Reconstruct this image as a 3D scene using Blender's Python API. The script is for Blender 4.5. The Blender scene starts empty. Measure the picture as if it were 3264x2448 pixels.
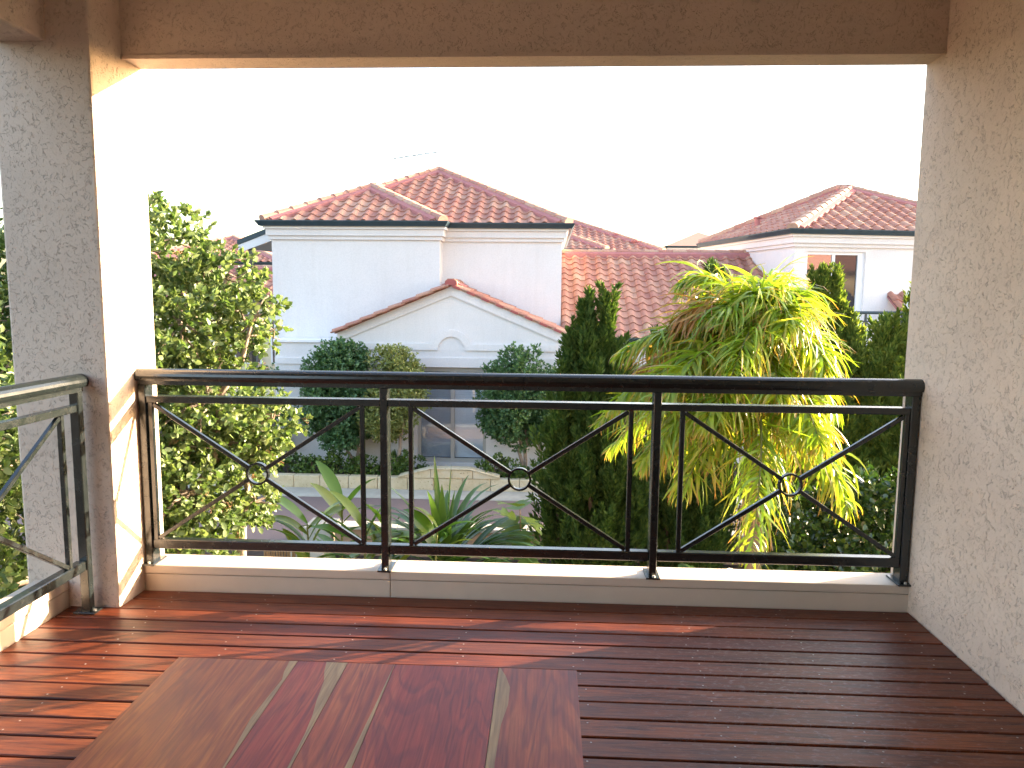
import bpy, bmesh, math, random
import numpy as np
from mathutils import Vector, Matrix
random.seed(7); rng = np.random.default_rng(7)
S = bpy.context.scene
COL = S.collection
R = math.radians

# ------------------------------------------------------------------ camera
cam_d = bpy.data.cameras.new('camera'); cam = bpy.data.objects.new('camera', cam_d); COL.objects.link(cam)
cam_d.sensor_width = 36.0; cam_d.lens = 36.0 * 2400 / 3264; cam_d.clip_start = 0.05; cam_d.clip_end = 2000
yaw, pitch, roll = R(2.8), R(-6.8), R(0.525)
R0 = Vector((math.cos(yaw), math.sin(yaw), 0)); F0 = Vector((-math.sin(yaw), math.cos(yaw), 0)); Z = Vector((0, 0, 1))
Fw = F0 * math.cos(pitch) + Z * math.sin(pitch); Up = -F0 * math.sin(pitch) + Z * math.cos(pitch)
Rr = R0 * math.cos(roll) + Up * math.sin(roll); Ur = Up * math.cos(roll) - R0 * math.sin(roll)
CAM = Vector((0, -3.33, 1.4))
M4 = Matrix((Rr, Ur, -Fw)).transposed().to_4x4(); M4.translation = CAM
cam.matrix_world = M4
S.camera = cam

# ------------------------------------------------------------------ sky, sun, exposure
SUN = Vector((2.15, 1.0, 0.56)).normalized()
el = math.asin(SUN.z); az = math.atan2(SUN.x, SUN.y)
w = bpy.data.worlds.new('World'); S.world = w; w.use_nodes = True
nt = w.node_tree; nt.nodes.clear()
sky = nt.nodes.new('ShaderNodeTexSky'); sky.sky_type = 'NISHITA'; sky.sun_disc = False
sky.sun_elevation = el; sky.sun_rotation = az; sky.dust_density = 3.0; sky.ozone_density = 1.0; sky.air_density = 1.0
bg = nt.nodes.new('ShaderNodeBackground'); bg.inputs[1].default_value = 0.15
wo = nt.nodes.new('ShaderNodeOutputWorld')
nt.links.new(sky.outputs[0], bg.inputs[0]); nt.links.new(bg.outputs[0], wo.inputs[0])
sl = bpy.data.lights.new('sun', 'SUN'); sl.energy = 4.2; sl.angle = R(0.55); sl.color = (1.0, 0.86, 0.66)
so = bpy.data.objects.new('sun', sl); COL.objects.link(so)
so.rotation_euler = (-SUN).to_track_quat('-Z', 'Y').to_euler(); so.location = SUN * 40
S.view_settings.view_transform = 'Standard'; S.view_settings.look = 'None'
S.view_settings.exposure = 2.9; S.view_settings.gamma = 1.0; S.view_settings.use_curve_mapping = False
S.view_settings.use_white_balance = True; S.view_settings.white_balance_temperature = 6900; S.view_settings.white_balance_tint = 14
S.render.engine = 'CYCLES'
S.cycles.max_bounces = 10; S.cycles.diffuse_bounces = 6; S.cycles.transparent_max_bounces = 8

# ------------------------------------------------------------------ materials
class MT:
    def __init__(s, name):
        s.m = bpy.data.materials.new(name); s.m.use_nodes = True
        s.nt = s.m.node_tree; s.b = s.nt.nodes['Principled BSDF']; s.out = s.nt.nodes['Material Output']
    def n(s, t, **k):
        x = s.nt.nodes.new(t)
        for a, v in k.items():
            if a.startswith('i_'):
                x.inputs[a[2:].replace('_', ' ')].default_value = v
            else: setattr(x, a, v)
        return x
    def l(s, a, b): s.nt.links.new(a, b)
    def coord(s, kind='Object', scale=(1, 1, 1), rot=(0, 0, 0)):
        tc = s.n('ShaderNodeTexCoord'); mp = s.n('ShaderNodeMapping')
        mp.inputs['Scale'].default_value = scale; mp.inputs['Rotation'].default_value = rot
        s.l(tc.outputs[kind], mp.inputs[0]); return mp.outputs[0]
    def pos(s, scale=(1, 1, 1)):
        g = s.n('ShaderNodeNewGeometry'); mp = s.n('ShaderNodeMapping'); mp.inputs['Scale'].default_value = scale
        s.l(g.outputs['Position'], mp.inputs[0]); return mp.outputs[0]
    def noise(s, vec, sc, det=4, rough=0.55, dist=0.0):
        x = s.n('ShaderNodeTexNoise'); x.inputs['Scale'].default_value = sc; x.inputs['Detail'].default_value = det
        x.inputs['Roughness'].default_value = rough; x.inputs['Distortion'].default_value = dist
        s.l(vec, x.inputs['Vector']); return x.outputs['Fac']
    def ramp(s, fac, stops, interp='LINEAR'):
        x = s.n('ShaderNodeValToRGB'); x.color_ramp.interpolation = interp; e = x.color_ramp.elements
        while len(e) < len(stops): e.new(0.5)
        for q, (p, c) in zip(e, stops):
            q.position = p; q.color = (*c, 1) if len(c) == 3 else c
        s.l(fac, x.inputs[0]); return x.outputs[0]
    def mix(s, fac, a, b, mode='MIX'):
        x = s.n('ShaderNodeMix'); x.data_type = 'RGBA'; x.blend_type = mode
        if isinstance(fac, (int, float)): x.inputs[0].default_value = fac
        else: s.l(fac, x.inputs[0])
        for v, i in ((a, 6), (b, 7)):
            if isinstance(v, tuple): x.inputs[i].default_value = (*v, 1)
            else: s.l(v, x.inputs[i])
        return x.outputs[2]
    def math(s, op, a, b=0.0):
        x = s.n('ShaderNodeMath', operation=op)
        for v, i in ((a, 0), (b, 1)):
            if isinstance(v, (int, float)): x.inputs[i].default_value = v
            else: s.l(v, x.inputs[i])
        return x.outputs[0]
    def bump(s, h, strength=0.3, dist=0.01):
        x = s.n('ShaderNodeBump'); x.inputs['Strength'].default_value = strength; x.inputs['Distance'].default_value = dist
        s.l(h, x.inputs['Height']); s.l(x.outputs[0], s.b.inputs['Normal']); return x
    def color(s, c):
        if isinstance(c, tuple): s.b.inputs['Base Color'].default_value = (*c, 1)
        else: s.l(c, s.b.inputs['Base Color'])
    def rough(s, r):
        if isinstance(r, (int, float)): s.b.inputs['Roughness'].default_value = r
        else: s.l(r, s.b.inputs['Roughness'])

def stucco(name, base, strength=0.55, scale=1.0):
    t = MT(name); p = t.pos((1, 1, 1))
    low = t.noise(p, 1.9 * scale, 6, 0.65)
    c = t.ramp(low, [(0.3, tuple(v * 0.86 for v in base)), (0.65, base)])
    # trowelled render: flat skin with short curved worm-like grooves
    warp = t.n('ShaderNodeTexNoise'); warp.inputs['Scale'].default_value = 14 * scale; warp.inputs['Detail'].default_value = 2
    t.l(p, warp.inputs['Vector'])
    mixv = t.n('ShaderNodeVectorMath', operation='MULTIPLY_ADD'); mixv.inputs[1].default_value = (0.09 / scale,) * 3
    t.l(warp.outputs['Color'], mixv.inputs[0]); t.l(p, mixv.inputs[2])
    sv = t.n('ShaderNodeVectorMath', operation='MULTIPLY'); sv.inputs[1].default_value = (1, 1, 0.62); t.l(mixv.outputs[0], sv.inputs[0])
    n1 = t.noise(sv.outputs[0], 50 * scale, 2, 0.5, 0.4)
    ridg = t.math('ABSOLUTE', t.math('SUBTRACT', n1, 0.5))
    groove = t.ramp(ridg, [(0.0, (0, 0, 0)), (0.028, (1, 1, 1))])
    mask = t.ramp(t.noise(p, 34 * scale, 2), [(0.48, (1, 1, 1)), (0.56, (0, 0, 0))])
    g2 = t.math('MAXIMUM', groove, mask)
    pit = t.ramp(t.noise(p, 95 * scale, 2), [(0.30, (0, 0, 0)), (0.38, (1, 1, 1))])
    fine = t.noise(p, 120 * scale, 3)
    h = t.math('ADD', t.math('MULTIPLY', g2, 1.0), t.math('MULTIPLY', fine, 0.25))
    h = t.math('ADD', h, t.math('MULTIPLY', pit, 0.5))
    h = t.math('ADD', h, t.math('MULTIPLY', t.noise(p, 16 * scale, 4), 0.7))
    t.bump(h, strength, 0.006)
    dk = t.math('ADD', t.math('MULTIPLY', g2, 0.2), 0.8)  # grooves also darkened in the colour, painting in their shade
    col = t.mix(1.0, c, t.ramp(dk, [(0, (0, 0, 0)), (1, (1, 1, 1))]), 'MULTIPLY')
    t.color(col); t.rough(0.92); t.b.inputs['Specular IOR Level'].default_value = 0.15
    return t.m

def paint(name, base, var=0.06, rough=0.6, bump=0.08, sc=6, spec=0.3):
    t = MT(name); p = t.pos()
    c = t.ramp(t.noise(p, sc, 5), [(0.25, tuple(v * (1 - var) for v in base)), (0.75, tuple(min(1, v * (1 + var)) for v in base))])
    t.color(c); t.rough(rough); t.b.inputs['Specular IOR Level'].default_value = spec
    if bump: t.bump(t.noise(p, 90, 4), bump, 0.004)
    return t.m

M = {}
M['stucco'] = stucco('stucco_cream', (0.68, 0.55, 0.45), 0.7)
M['stucco_smooth'] = paint('painted_timber_tan', (0.64, 0.53, 0.43), 0.05, 0.5, 0.12)
M['ceiling'] = paint('ceiling_paint', (0.78, 0.76, 0.72), 0.02, 0.8)
def house_render():
    t = MT('house_render'); p = t.pos()
    a = t.ramp(t.noise(p, 0.7, 5), [(0.3, (0.70, 0.665, 0.655)), (0.7, (0.77, 0.735, 0.72))])
    sp = t.ramp(t.noise(p, 38, 4, 0.7), [(0.3, (0.9, 0.9, 0.9)), (0.6, (1, 1, 1))])
    st = t.ramp(t.noise(t.pos((3.2, 3.2, 0.35)), 1.6, 5, 0.65), [(0.25, (0.955, 0.95, 0.94)), (0.5, (1, 1, 1))])
    t.color(t.mix(1.0, t.mix(1.0, a, sp, 'MULTIPLY'), st, 'MULTIPLY')); t.rough(0.9)
    t.bump(t.noise(p, 55, 4), 0.35, 0.006); return t.m
M['render'] = house_render()
M['white'] = paint('white_fascia', (0.80, 0.78, 0.78), 0.02, 0.5)
M['gutter'] = paint('gutter_blue_green', (0.035, 0.06, 0.075), 0.15, 0.35)
M['frame'] = paint('window_frame_grey', (0.42, 0.40, 0.37), 0.04, 0.45)
M['mortar'] = paint('ridge_mortar', (0.40, 0.16, 0.15), 0.15, 0.9, 0.4, 14)
M['limestone'] = None
M['sunlit_wall'] = paint('cream_wall', (0.72, 0.60, 0.42), 0.05, 0.85)

def metal_dark():
    t = MT('railing_dark_green'); p = t.pos()
    t.color(t.ramp(t.noise(p, 14, 4), [(0.3, (0.006, 0.009, 0.009)), (0.7, (0.010, 0.014, 0.014))]))
    t.rough(t.ramp(t.noise(p, 26, 4), [(0.3, (0.18, 0.18, 0.18)), (0.7, (0.30, 0.30, 0.30))]))
    t.b.inputs['Specular IOR Level'].default_value = 0.8; return t.m
M['metal'] = metal_dark()
M['bolt'] = paint('zinc_bolt', (0.45, 0.44, 0.40), 0.1, 0.4)

def roof_tile():
    t = MT('terracotta_tile'); oi = t.n('ShaderNodeObjectInfo')
    c0 = t.ramp(oi.outputs['Random'], [(0.0, (0.38, 0.15, 0.108)), (0.5, (0.46, 0.195, 0.135)), (0.82, (0.50, 0.24, 0.165)), (1.0, (0.54, 0.31, 0.21))])
    n = t.noise(t.pos(), 3.2, 4)
    c1 = t.mix(t.ramp(n, [(0.4, (0, 0, 0)), (0.75, (0.4, 0.4, 0.4))]), c0, (0.52, 0.32, 0.21))
    sp = t.ramp(t.noise(t.pos(), 24, 5, 0.7), [(0.35, (0.72, 0.70, 0.68)), (0.6, (1, 1, 1))])
    t.color(t.mix(1.0, c1, sp, 'MULTIPLY')); t.rough(0.75); t.bump(t.noise(t.pos(), 60, 4), 0.25, 0.004); return t.m
M['tile'] = roof_tile()
def ridge_mat():
    t = MT('ridge_tile'); oi = t.n('ShaderNodeObjectInfo')
    c0 = t.ramp(oi.outputs['Random'], [(0.0, (0.42, 0.19, 0.14)), (1.0, (0.52, 0.32, 0.22))])
    sp = t.ramp(t.noise(t.pos(), 18, 5, 0.7), [(0.35, (0.78, 0.76, 0.74)), (0.6, (1, 1, 1))])
    t.color(t.mix(1.0, c0, sp, 'MULTIPLY')); t.rough(0.8); t.bump(t.noise(t.pos(), 50, 4), 0.25, 0.004); return t.m
M['ridge'] = ridge_mat()
M['verge'] = paint('tile_end_red', (0.36, 0.10, 0.09), 0.15, 0.8)

def deck_wood():
    t = MT('jarrah_decking'); oi = t.n('ShaderNodeObjectInfo')
    off = t.n('ShaderNodeVectorMath', operation='MULTIPLY_ADD'); off.inputs[1].default_value = (13.0, 3.0, 7.0)
    comb = t.n('ShaderNodeCombineXYZ')
    for i in range(3): t.l(oi.outputs['Random'], comb.inputs[i])
    t.l(comb.outputs[0], off.inputs[0]); g = t.n('ShaderNodeNewGeometry'); t.l(g.outputs['Position'], off.inputs[2])
    mp = t.n('ShaderNodeMapping'); mp.inputs['Scale'].default_value = (1.0, 14.0, 14.0); t.l(off.outputs[0], mp.inputs[0])
    grain = t.noise(mp.outputs[0], 5.0, 7, 0.62, 0.5)
    mp2 = t.n('ShaderNodeMapping'); mp2.inputs['Scale'].default_value = (1.2, 70.0, 70.0); t.l(off.outputs[0], mp2.inputs[0])
    fine = t.noise(mp2.outputs[0], 6.0, 4, 0.6)
    tone = t.ramp(oi.outputs['Random'], [(0, (0.125, 0.026, 0.011)), (0.3, (0.18, 0.040, 0.013)), (0.5, (0.14, 0.038, 0.016)), (0.75, (0.24, 0.062, 0.019)), (1, (0.18, 0.040, 0.014))])
    c = t.mix(t.ramp(grain, [(0.34, (1, 1, 1)), (0.58, (0, 0, 0))]), tone, (0.060, 0.014, 0.008))
    c = t.mix(1.0, c, t.ramp(fine, [(0.3, (0.50, 0.46, 0.44)), (0.62, (1.12, 1.10, 1.06))]), 'MULTIPLY')
    # worn, greyed flaking finish in the walking area
    area = t.n('ShaderNodeVectorMath', operation='DISTANCE'); area.inputs[1].default_value = (0.92, -0.72, 0)
    sc = t.n('ShaderNodeVectorMath', operation='MULTIPLY'); sc.inputs[1].default_value = (1.0, 0.75, 0); t.l(g.outputs['Position'], sc.inputs[0])
    area.inputs[1].default_value = (0.92, -0.54, 0); t.l(sc.outputs[0], area.inputs[0])
    am = t.ramp(area.outputs['Value'], [(0.12, (1, 1, 1)), (0.85, (0, 0, 0))])
    mp3 = t.n('ShaderNodeMapping'); mp3.inputs['Scale'].default_value = (11.0, 24.0, 1.0); t.l(g.outputs['Position'], mp3.inputs[0])
    fl = t.ramp(t.noise(mp3.outputs[0], 3.0, 8, 0.72, 0.6), [(0.53, (0, 0, 0)), (0.64, (1, 1, 1))])
    wear = t.math('MULTIPLY', t.math('MULTIPLY', fl, am), 0.5)
    c = t.mix(wear, c, (0.30, 0.22, 0.22))
    t.color(c)
    t.rough(t.math('ADD', t.math('MULTIPLY', fine, 0.4), 0.2)); t.b.inputs['Specular IOR Level'].default_value = 0.3
    t.bump(t.math('ADD', t.math('MULTIPLY', grain, 0.6), fine), 0.22, 0.003); return t.m
M['deck'] = deck_wood()

def table_wood(name, hue):
    t = MT(name); oi = t.n('ShaderNodeObjectInfo')
    off = t.n('ShaderNodeVectorMath', operation='MULTIPLY_ADD'); off.inputs[1].default_value = (5.0, 11.0, 3.0)
    comb = t.n('ShaderNodeCombineXYZ')
    for i in range(3): t.l(oi.outputs['Random'], comb.inputs[i])
    t.l(comb.outputs[0], off.inputs[0]); g = t.n('ShaderNodeNewGeometry'); t.l(g.outputs['Position'], off.inputs[2])
    def mp(s):
        x = t.n('ShaderNodeMapping'); x.inputs['Scale'].default_value = s; t.l(off.outputs[0], x.inputs[0]); return x.outputs[0]
    big = t.noise(mp((5.5, 0.75, 1.0)), 1.5, 3, 0.5, 0.7)
    rings = t.n('ShaderNodeMath', operation='SINE'); t.l(t.math('MULTIPLY', big, 74.0), rings.inputs[0])
    fine = t.noise(mp((60.0, 2.2, 1.0)), 2.4, 5, 0.6, 0.3)
    blot = t.noise(mp((4.0, 1.2, 1.0)), 1.9, 5, 0.6)
    knots = t.n('ShaderNodeTexVoronoi'); knots.inputs['Scale'].default_value = 3.1; t.l(mp((1.5, 0.9, 1)), knots.inputs['Vector'])
    kn = t.ramp(knots.outputs['Distance'], [(0.02, (1, 1, 1)), (0.10, (0, 0, 0))])
    c = t.ramp(blot, [(0.28, hue[0]), (0.52, hue[1]), (0.74, hue[2])])
    c = t.mix(t.math('MULTIPLY', t.ramp(rings.outputs[0], [(0.0, (0, 0, 0)), (1.0, (1, 1, 1))]), 0.5), c, hue[3])
    c = t.mix(t.math('MULTIPLY', kn, 0.8), c, (0.045, 0.018, 0.022))
    c = t.mix(1.0, c, t.ramp(fine, [(0.3, (0.62, 0.58, 0.56)), (0.65, (1.12, 1.10, 1.08))]), 'MULTIPLY')
    t.color(c); t.rough(t.math('ADD', t.math('MULTIPLY', fine, 0.25), 0.24)); t.b.inputs['Specular IOR Level'].default_value = 0.22
    t.bump(fine, 0.12, 0.002); return t.m
M['table_a'] = table_wood('table_heartwood_orange', [(0.24, 0.058, 0.028), (0.40, 0.115, 0.038), (0.52, 0.19, 0.06), (0.20, 0.045, 0.03)])
M['table_b'] = table_wood('table_heartwood_red', [(0.22, 0.036, 0.032), (0.38, 0.062, 0.042), (0.48, 0.12, 0.055), (0.16, 0.03, 0.036)])
M['table_c'] = table_wood('table_heartwood_mixed', [(0.24, 0.044, 0.034), (0.41, 0.095, 0.044), (0.52, 0.155, 0.06), (0.17, 0.034, 0.036)])
M['table_s'] = table_wood('table_sapwood', [(0.34, 0.22, 0.11), (0.42, 0.28, 0.14), (0.46, 0.31, 0.16), (0.30, 0.17, 0.08)])

def limestone():
    t = MT('limestone'); oi = t.n('ShaderNodeObjectInfo'); p = t.pos()
    c = t.ramp(t.noise(p, 4, 6, 0.65), [(0.25, (0.40, 0.33, 0.20)), (0.5, (0.56, 0.48, 0.33)), (0.8, (0.62, 0.57, 0.45))])
    c = t.mix(t.math('MULTIPLY', oi.outputs['Random'], 0.35), c, (0.50, 0.38, 0.20))
    pits = t.ramp(t.noise(p, 26, 4, 0.7), [(0.31, (0.35, 0.28, 0.2)), (0.40, (1, 1, 1))])
    t.color(t.mix(1.0, c, pits, 'MULTIPLY')); t.rough(0.95); t.bump(t.noise(p, 22, 6, 0.7), 0.5, 0.015); return t.m
M['limestone'] = limestone()
def asphalt():
    t = MT('red_asphalt'); p = t.pos()
    c = t.ramp(t.noise(p, 70, 4, 0.8), [(0.3, (0.12, 0.085, 0.08)), (0.7, (0.21, 0.155, 0.145))])
    c = t.mix(t.ramp(t.noise(p, 0.8, 5), [(0.35, (0, 0, 0)), (0.7, (0.5, 0.5, 0.5))]), c, (0.16, 0.115, 0.115))
    t.color(c); t.rough(0.9); t.bump(t.noise(p, 120, 3), 0.5, 0.01); return t.m
M['asphalt'] = asphalt()
M['concrete'] = paint('concrete', (0.36, 0.34, 0.29), 0.14, 0.9, 0.4, 5)
M['soil'] = paint('soil', (0.05, 0.036, 0.026), 0.5, 1.0, 0.8, 9)
M['brownwall'] = paint('brown_render', (0.30, 0.20, 0.135), 0.12, 0.9, 0.4, 4)
M['bark'] = paint('bark', (0.19, 0.135, 0.095), 0.35, 0.95, 0.7, 20)
M['bark_pale'] = paint('bark_pale', (0.30, 0.235, 0.18), 0.3, 0.95, 0.6, 20)
M['dark'] = paint('void_shade', (0.02, 0.016, 0.013), 0.1, 1.0, 0)  # near-black colour painting in the shade under the boards and behind the blinds
M['blind_dark'] = paint('blind_grey', (0.36, 0.40, 0.46), 0.04, 0.6, 0)
M['blind_reflect'] = paint('blind_pale_reflection', (0.62, 0.68, 0.74), 0.04, 0.6, 0)  # right blind made paler: the pane's reflection is put into its colour
M['fascia_tan'] = paint('fascia_grey', (0.33, 0.31, 0.30), 0.05, 0.7)
M['reed'] = paint('reed_screen', (0.34, 0.24, 0.14), 0.2, 0.9)

def glass(name, tint, rough=0.02):
    t = MT(name); t.color(tint); t.rough(rough); t.b.inputs['Specular IOR Level'].default_value = 1.0
    t.b.inputs['IOR'].default_value = 1.9
    t.b.inputs['Coat Weight'].default_value = 1.0; t.b.inputs['Coat Roughness'].default_value = 0.01; t.b.inputs['Coat IOR'].default_value = 1.8
    return t.m
M['glass'] = glass('tinted_door_glass', (0.035, 0.035, 0.045))
def dark_glass():
    t = MT('screened_glass'); t.color((0.03, 0.028, 0.032)); t.rough(0.06); t.b.inputs['IOR'].default_value = 1.6; return t.m
M['glass_dark'] = dark_glass()
def clear_glass():
    t = MT('window_glass'); gl = t.n('ShaderNodeBsdfGlossy'); gl.inputs['Roughness'].default_value = 0.02
    tr = t.n('ShaderNodeBsdfTransparent'); tr.inputs[0].default_value = (0.97, 0.98, 0.99, 1)
    lw = t.n('ShaderNodeLayerWeight'); lw.inputs[0].default_value = 0.25; mx = t.n('ShaderNodeMixShader')
    fac = t.math('ADD', t.math('MULTIPLY', lw.outputs['Facing'], 0.35), 0.06)
    t.l(fac, mx.inputs[0]); t.l(tr.outputs[0], mx.inputs[1]); t.l(gl.outputs[0], mx.inputs[2]); t.l(mx.outputs[0], t.out.inputs[0]); return t.m
M['clear'] = clear_glass()

def leaf_mat(name, cols, trans=0.35, rough=0.42, tcol=None, tip=None, spec=0.5):
    t = MT(name); g = t.n('ShaderNodeNewGeometry'); oi = t.n('ShaderNodeObjectInfo')
    rnd = t.math('FRACT', t.math('ADD', g.outputs['Random Per Island'], oi.outputs['Random']))
    n = len(cols); c = t.ramp(rnd, [(i / max(1, n - 1), cc) for i, cc in enumerate(cols)])
    big = t.ramp(t.noise(t.pos(), 2.4, 3), [(0.3, (0.78, 0.80, 0.76)), (0.7, (1.12, 1.10, 1.0))])
    c = t.mix(1.0, c, big, 'MULTIPLY')
    if tip:
        uv = t.n('ShaderNodeUVMap'); uv.uv_map = 'UVMap'; sx = t.n('ShaderNodeSeparateXYZ'); t.l(uv.outputs[0], sx.inputs[0])
        amt = t.math('MULTIPLY', t.ramp(sx.outputs[1], [(tip[1], (0, 0, 0)), (tip[2], (1, 1, 1))]), t.ramp(rnd, [(0.25, (0.0, 0.0, 0.0)), (0.8, (1, 1, 1))]))
        c = t.mix(amt, c, tip[0])
    t.color(c); t.rough(rough); t.b.inputs['Specular IOR Level'].default_value = spec
    tl = t.n('ShaderNodeBsdfTranslucent'); t.l(t.mix(1.0, c, tcol or (1.25, 1.3, 0.6), 'MULTIPLY'), tl.inputs[0])
    mx = t.n('ShaderNodeMixShader'); mx.inputs[0].default_value = trans
    t.l(t.b.outputs[0], mx.inputs[1]); t.l(tl.outputs[0], mx.inputs[2]); t.l(mx.outputs[0], t.out.inputs[0]); return t.m
M['leaf_shrub'] = leaf_mat('leaf_round', [(0.06, 0.11, 0.032), (0.105, 0.17, 0.052), (0.165, 0.225, 0.085), (0.24, 0.29, 0.135)], 0.38, tcol=(1.2, 1.25, 0.7))
M['leaf_green'] = leaf_mat('leaf_bluegreen', [(0.05, 0.12, 0.048), (0.085, 0.18, 0.075), (0.13, 0.24, 0.11)], 0.28)
M['leaf_var'] = leaf_mat('leaf_variegated', [(0.14, 0.19, 0.055), (0.25, 0.29, 0.095), (0.38, 0.39, 0.17)], 0.28)
M['leaf_low'] = leaf_mat('leaf_low', [(0.04, 0.09, 0.02), (0.08, 0.15, 0.03), (0.15, 0.22, 0.045)], 0.25)
M['leaf_conifer'] = leaf_mat('conifer_spray', [(0.045, 0.095, 0.026), (0.08, 0.145, 0.038), (0.135, 0.20, 0.055)], 0.35, 0.65, spec=0.2)
M['leaf_conifer_sunlit'] = leaf_mat('conifer_spray_sunlit', [(0.075, 0.135, 0.03), (0.15, 0.22, 0.045), (0.27, 0.32, 0.075)], 0.38, 0.65, spec=0.2)  # lighter, yellower copy: sunlight on the right-hand conifers put into the colour
M['leaf_palm'] = leaf_mat('palm_leaflet', [(0.17, 0.32, 0.035), (0.26, 0.39, 0.045), (0.36, 0.43, 0.06)], 0.48, 0.3, (1.3, 1.2, 0.5), ((0.36, 0.19, 0.06), 0.45, 0.95))
M['leaf_palm_dry'] = leaf_mat('palm_leaflet_dry', [(0.30, 0.25, 0.05), (0.42, 0.26, 0.075), (0.50, 0.30, 0.13)], 0.42, 0.35, (1.2, 1.0, 0.6), ((0.40, 0.20, 0.08), 0.2, 0.8))
M['leaf_gloss'] = leaf_mat('leaf_glossy', [(0.018, 0.050, 0.016), (0.032, 0.075, 0.020), (0.050, 0.10, 0.026), (0.11, 0.17, 0.03)], 0.2, 0.25, spec=0.7)
M['blade'] = leaf_mat('strap_blade', [(0.035, 0.095, 0.022), (0.055, 0.125, 0.028), (0.085, 0.16, 0.035)], 0.3, 0.3, spec=0.6)
M['ginger'] = leaf_mat('ginger_leaf', [(0.05, 0.13, 0.022), (0.09, 0.18, 0.03), (0.20, 0.25, 0.05)], 0.35, 0.3)
M['flower'] = leaf_mat('dry_flower', [(0.16, 0.085, 0.04), (0.26, 0.14, 0.06)], 0.15, 0.8)
M['stalk'] = paint('green_stalk', (0.13, 0.15, 0.05), 0.2, 0.5)

# ------------------------------------------------------------------ builders
def link(o, parent=None):
    COL.objects.link(o)
    if parent is not None: o.parent = parent
    return o
def tag(o, label=None, cat=None, group=None, kind=None):
    for k, v in (('label', label), ('category', cat), ('group', group), ('kind', kind)):
        if v: o[k] = v
    return o
def empty(name, loc, label, cat, group=None):
    o = bpy.data.objects.new(name, None); o.location = loc; o.empty_display_size = 0.2; link(o)
    return tag(o, label, cat, group)
class MB:
    """collects geometry in world coordinates; build() links it as one mesh object"""
    def __init__(s): s.v = []; s.f = []; s.mi = []; s.cur = 0; s.smooth = False
    def poly(s, pts):
        b = len(s.v); s.v += [tuple(p) for p in pts]; s.f.append(list(range(b, b + len(pts)))); s.mi.append(s.cur)
    def box(s, x0, x1, y0, y1, z0, z1, fr=None):
        b = len(s.v)
        for z in (z0, z1):
            for x, y in ((x0, y0), (x1, y0), (x1, y1), (x0, y1)):
                p = Vector((x, y, z)); s.v.append(tuple(fr @ p if fr else p))
        for q in ((0, 3, 2, 1), (4, 5, 6, 7), (0, 1, 5, 4), (1, 2, 6, 5), (2, 3, 7, 6), (3, 0, 4, 7)):
            s.f.append([b + i for i in q]); s.mi.append(s.cur)
        return s
    def prism(s, poly, axis, a, b, fr=None):
        """extrude 2D polygon; axis 'y': poly is (x,z); 'x': (y,z); 'z': (x,y)"""
        def P(q, t):
            p = {'y': (q[0], t, q[1]), 'x': (t, q[0], q[1]), 'z': (q[0], q[1], t)}[axis]
            return tuple(fr @ Vector(p)) if fr else p
        n = len(poly); k = len(s.v)
        s.v += [P(q, a) for q in poly] + [P(q, b) for q in poly]
        s.f.append([k + i for i in range(n)]); s.f.append([k + n + i for i in reversed(range(n))]); s.mi += [s.cur] * 2
        for i in range(n):
            j = (i + 1) % n; s.f.append([k + i, k + n + i, k + n + j, k + j]); s.mi.append(s.cur)
        return s
    def tube(s, pts, rad, n=8, cap=True):
        pts = [Vector(p) for p in pts]; m = len(pts)
        rad = rad if isinstance(rad, (list, tuple)) else [rad] * m
        k = len(s.v); ref = Vector((0.31, 0.17, 0.93))
        for i, p in enumerate(pts):
            d = (pts[min(i + 1, m - 1)] - pts[max(i - 1, 0)]).normalized()
            if abs(d.dot(ref)) > 0.97: ref = Vector((1, 0, 0.1)).normalized()
            u = d.cross(ref).normalized(); v = d.cross(u)
            for a in range(n):
                t = 2 * math.pi * a / n; s.v.append(tuple(p + (u * math.cos(t) + v * math.sin(t)) * rad[i]))
        for i in range(m - 1):
            for a in range(n):
                b = (a + 1) % n; s.f.append([k + i * n + a, k + i * n + b, k + (i + 1) * n + b, k + (i + 1) * n + a]); s.mi.append(s.cur)
        if cap:
            s.f.append([k + a for a in reversed(range(n))]); s.f.append([k + (m - 1) * n + a for a in range(n)]); s.mi += [s.cur] * 2
        return s
    def bar(s, p, q, wid, dep, up=(0, 0, 1)):
        p = Vector(p); q = Vector(q); d = (q - p); L = d.length; d.normalize(); up = Vector(up)
        if abs(d.dot(up)) > 0.99: up = Vector((0, 1, 0))
        a = d.cross(up).normalized(); c = a.cross(d)
        fr = Matrix((d, a, c)).transposed().to_4x4(); fr.translation = p
        return s.box(0, L, -wid / 2, wid / 2, -dep / 2, dep / 2, fr)
    def build(s, name, mat, parent=None, bevel=0.0, smooth=False, seg=1):
        me = bpy.data.meshes.new(name); org = parent.matrix_basis.translation.copy() if parent is not None and parent.parent is None else Vector((0, 0, 0))
        if parent is not None and parent.parent is not None: org = parent.parent.matrix_basis.translation.copy()
        me.from_pydata([tuple(Vector(p) - org) for p in s.v], [], s.f)
        for mm in (mat if isinstance(mat, (list, tuple)) else [mat]): me.materials.append(mm)
        me.polygons.foreach_set('material_index', s.mi)
        bm = bmesh.new(); bm.from_mesh(me)
        bmesh.ops.recalc_face_normals(bm, faces=bm.faces)
        if bevel: bmesh.ops.bevel(bm, geom=[e for e in bm.edges if e.calc_face_angle(0) > 0.5], offset=bevel, segments=seg, affect='EDGES', profile=0.5, clamp_overlap=True)
        bm.to_mesh(me); bm.free()
        if smooth: me.polygons.foreach_set('use_smooth', [True] * len(me.polygons))
        me.update()
        return link(bpy.data.objects.new(name, me), parent)
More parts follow.
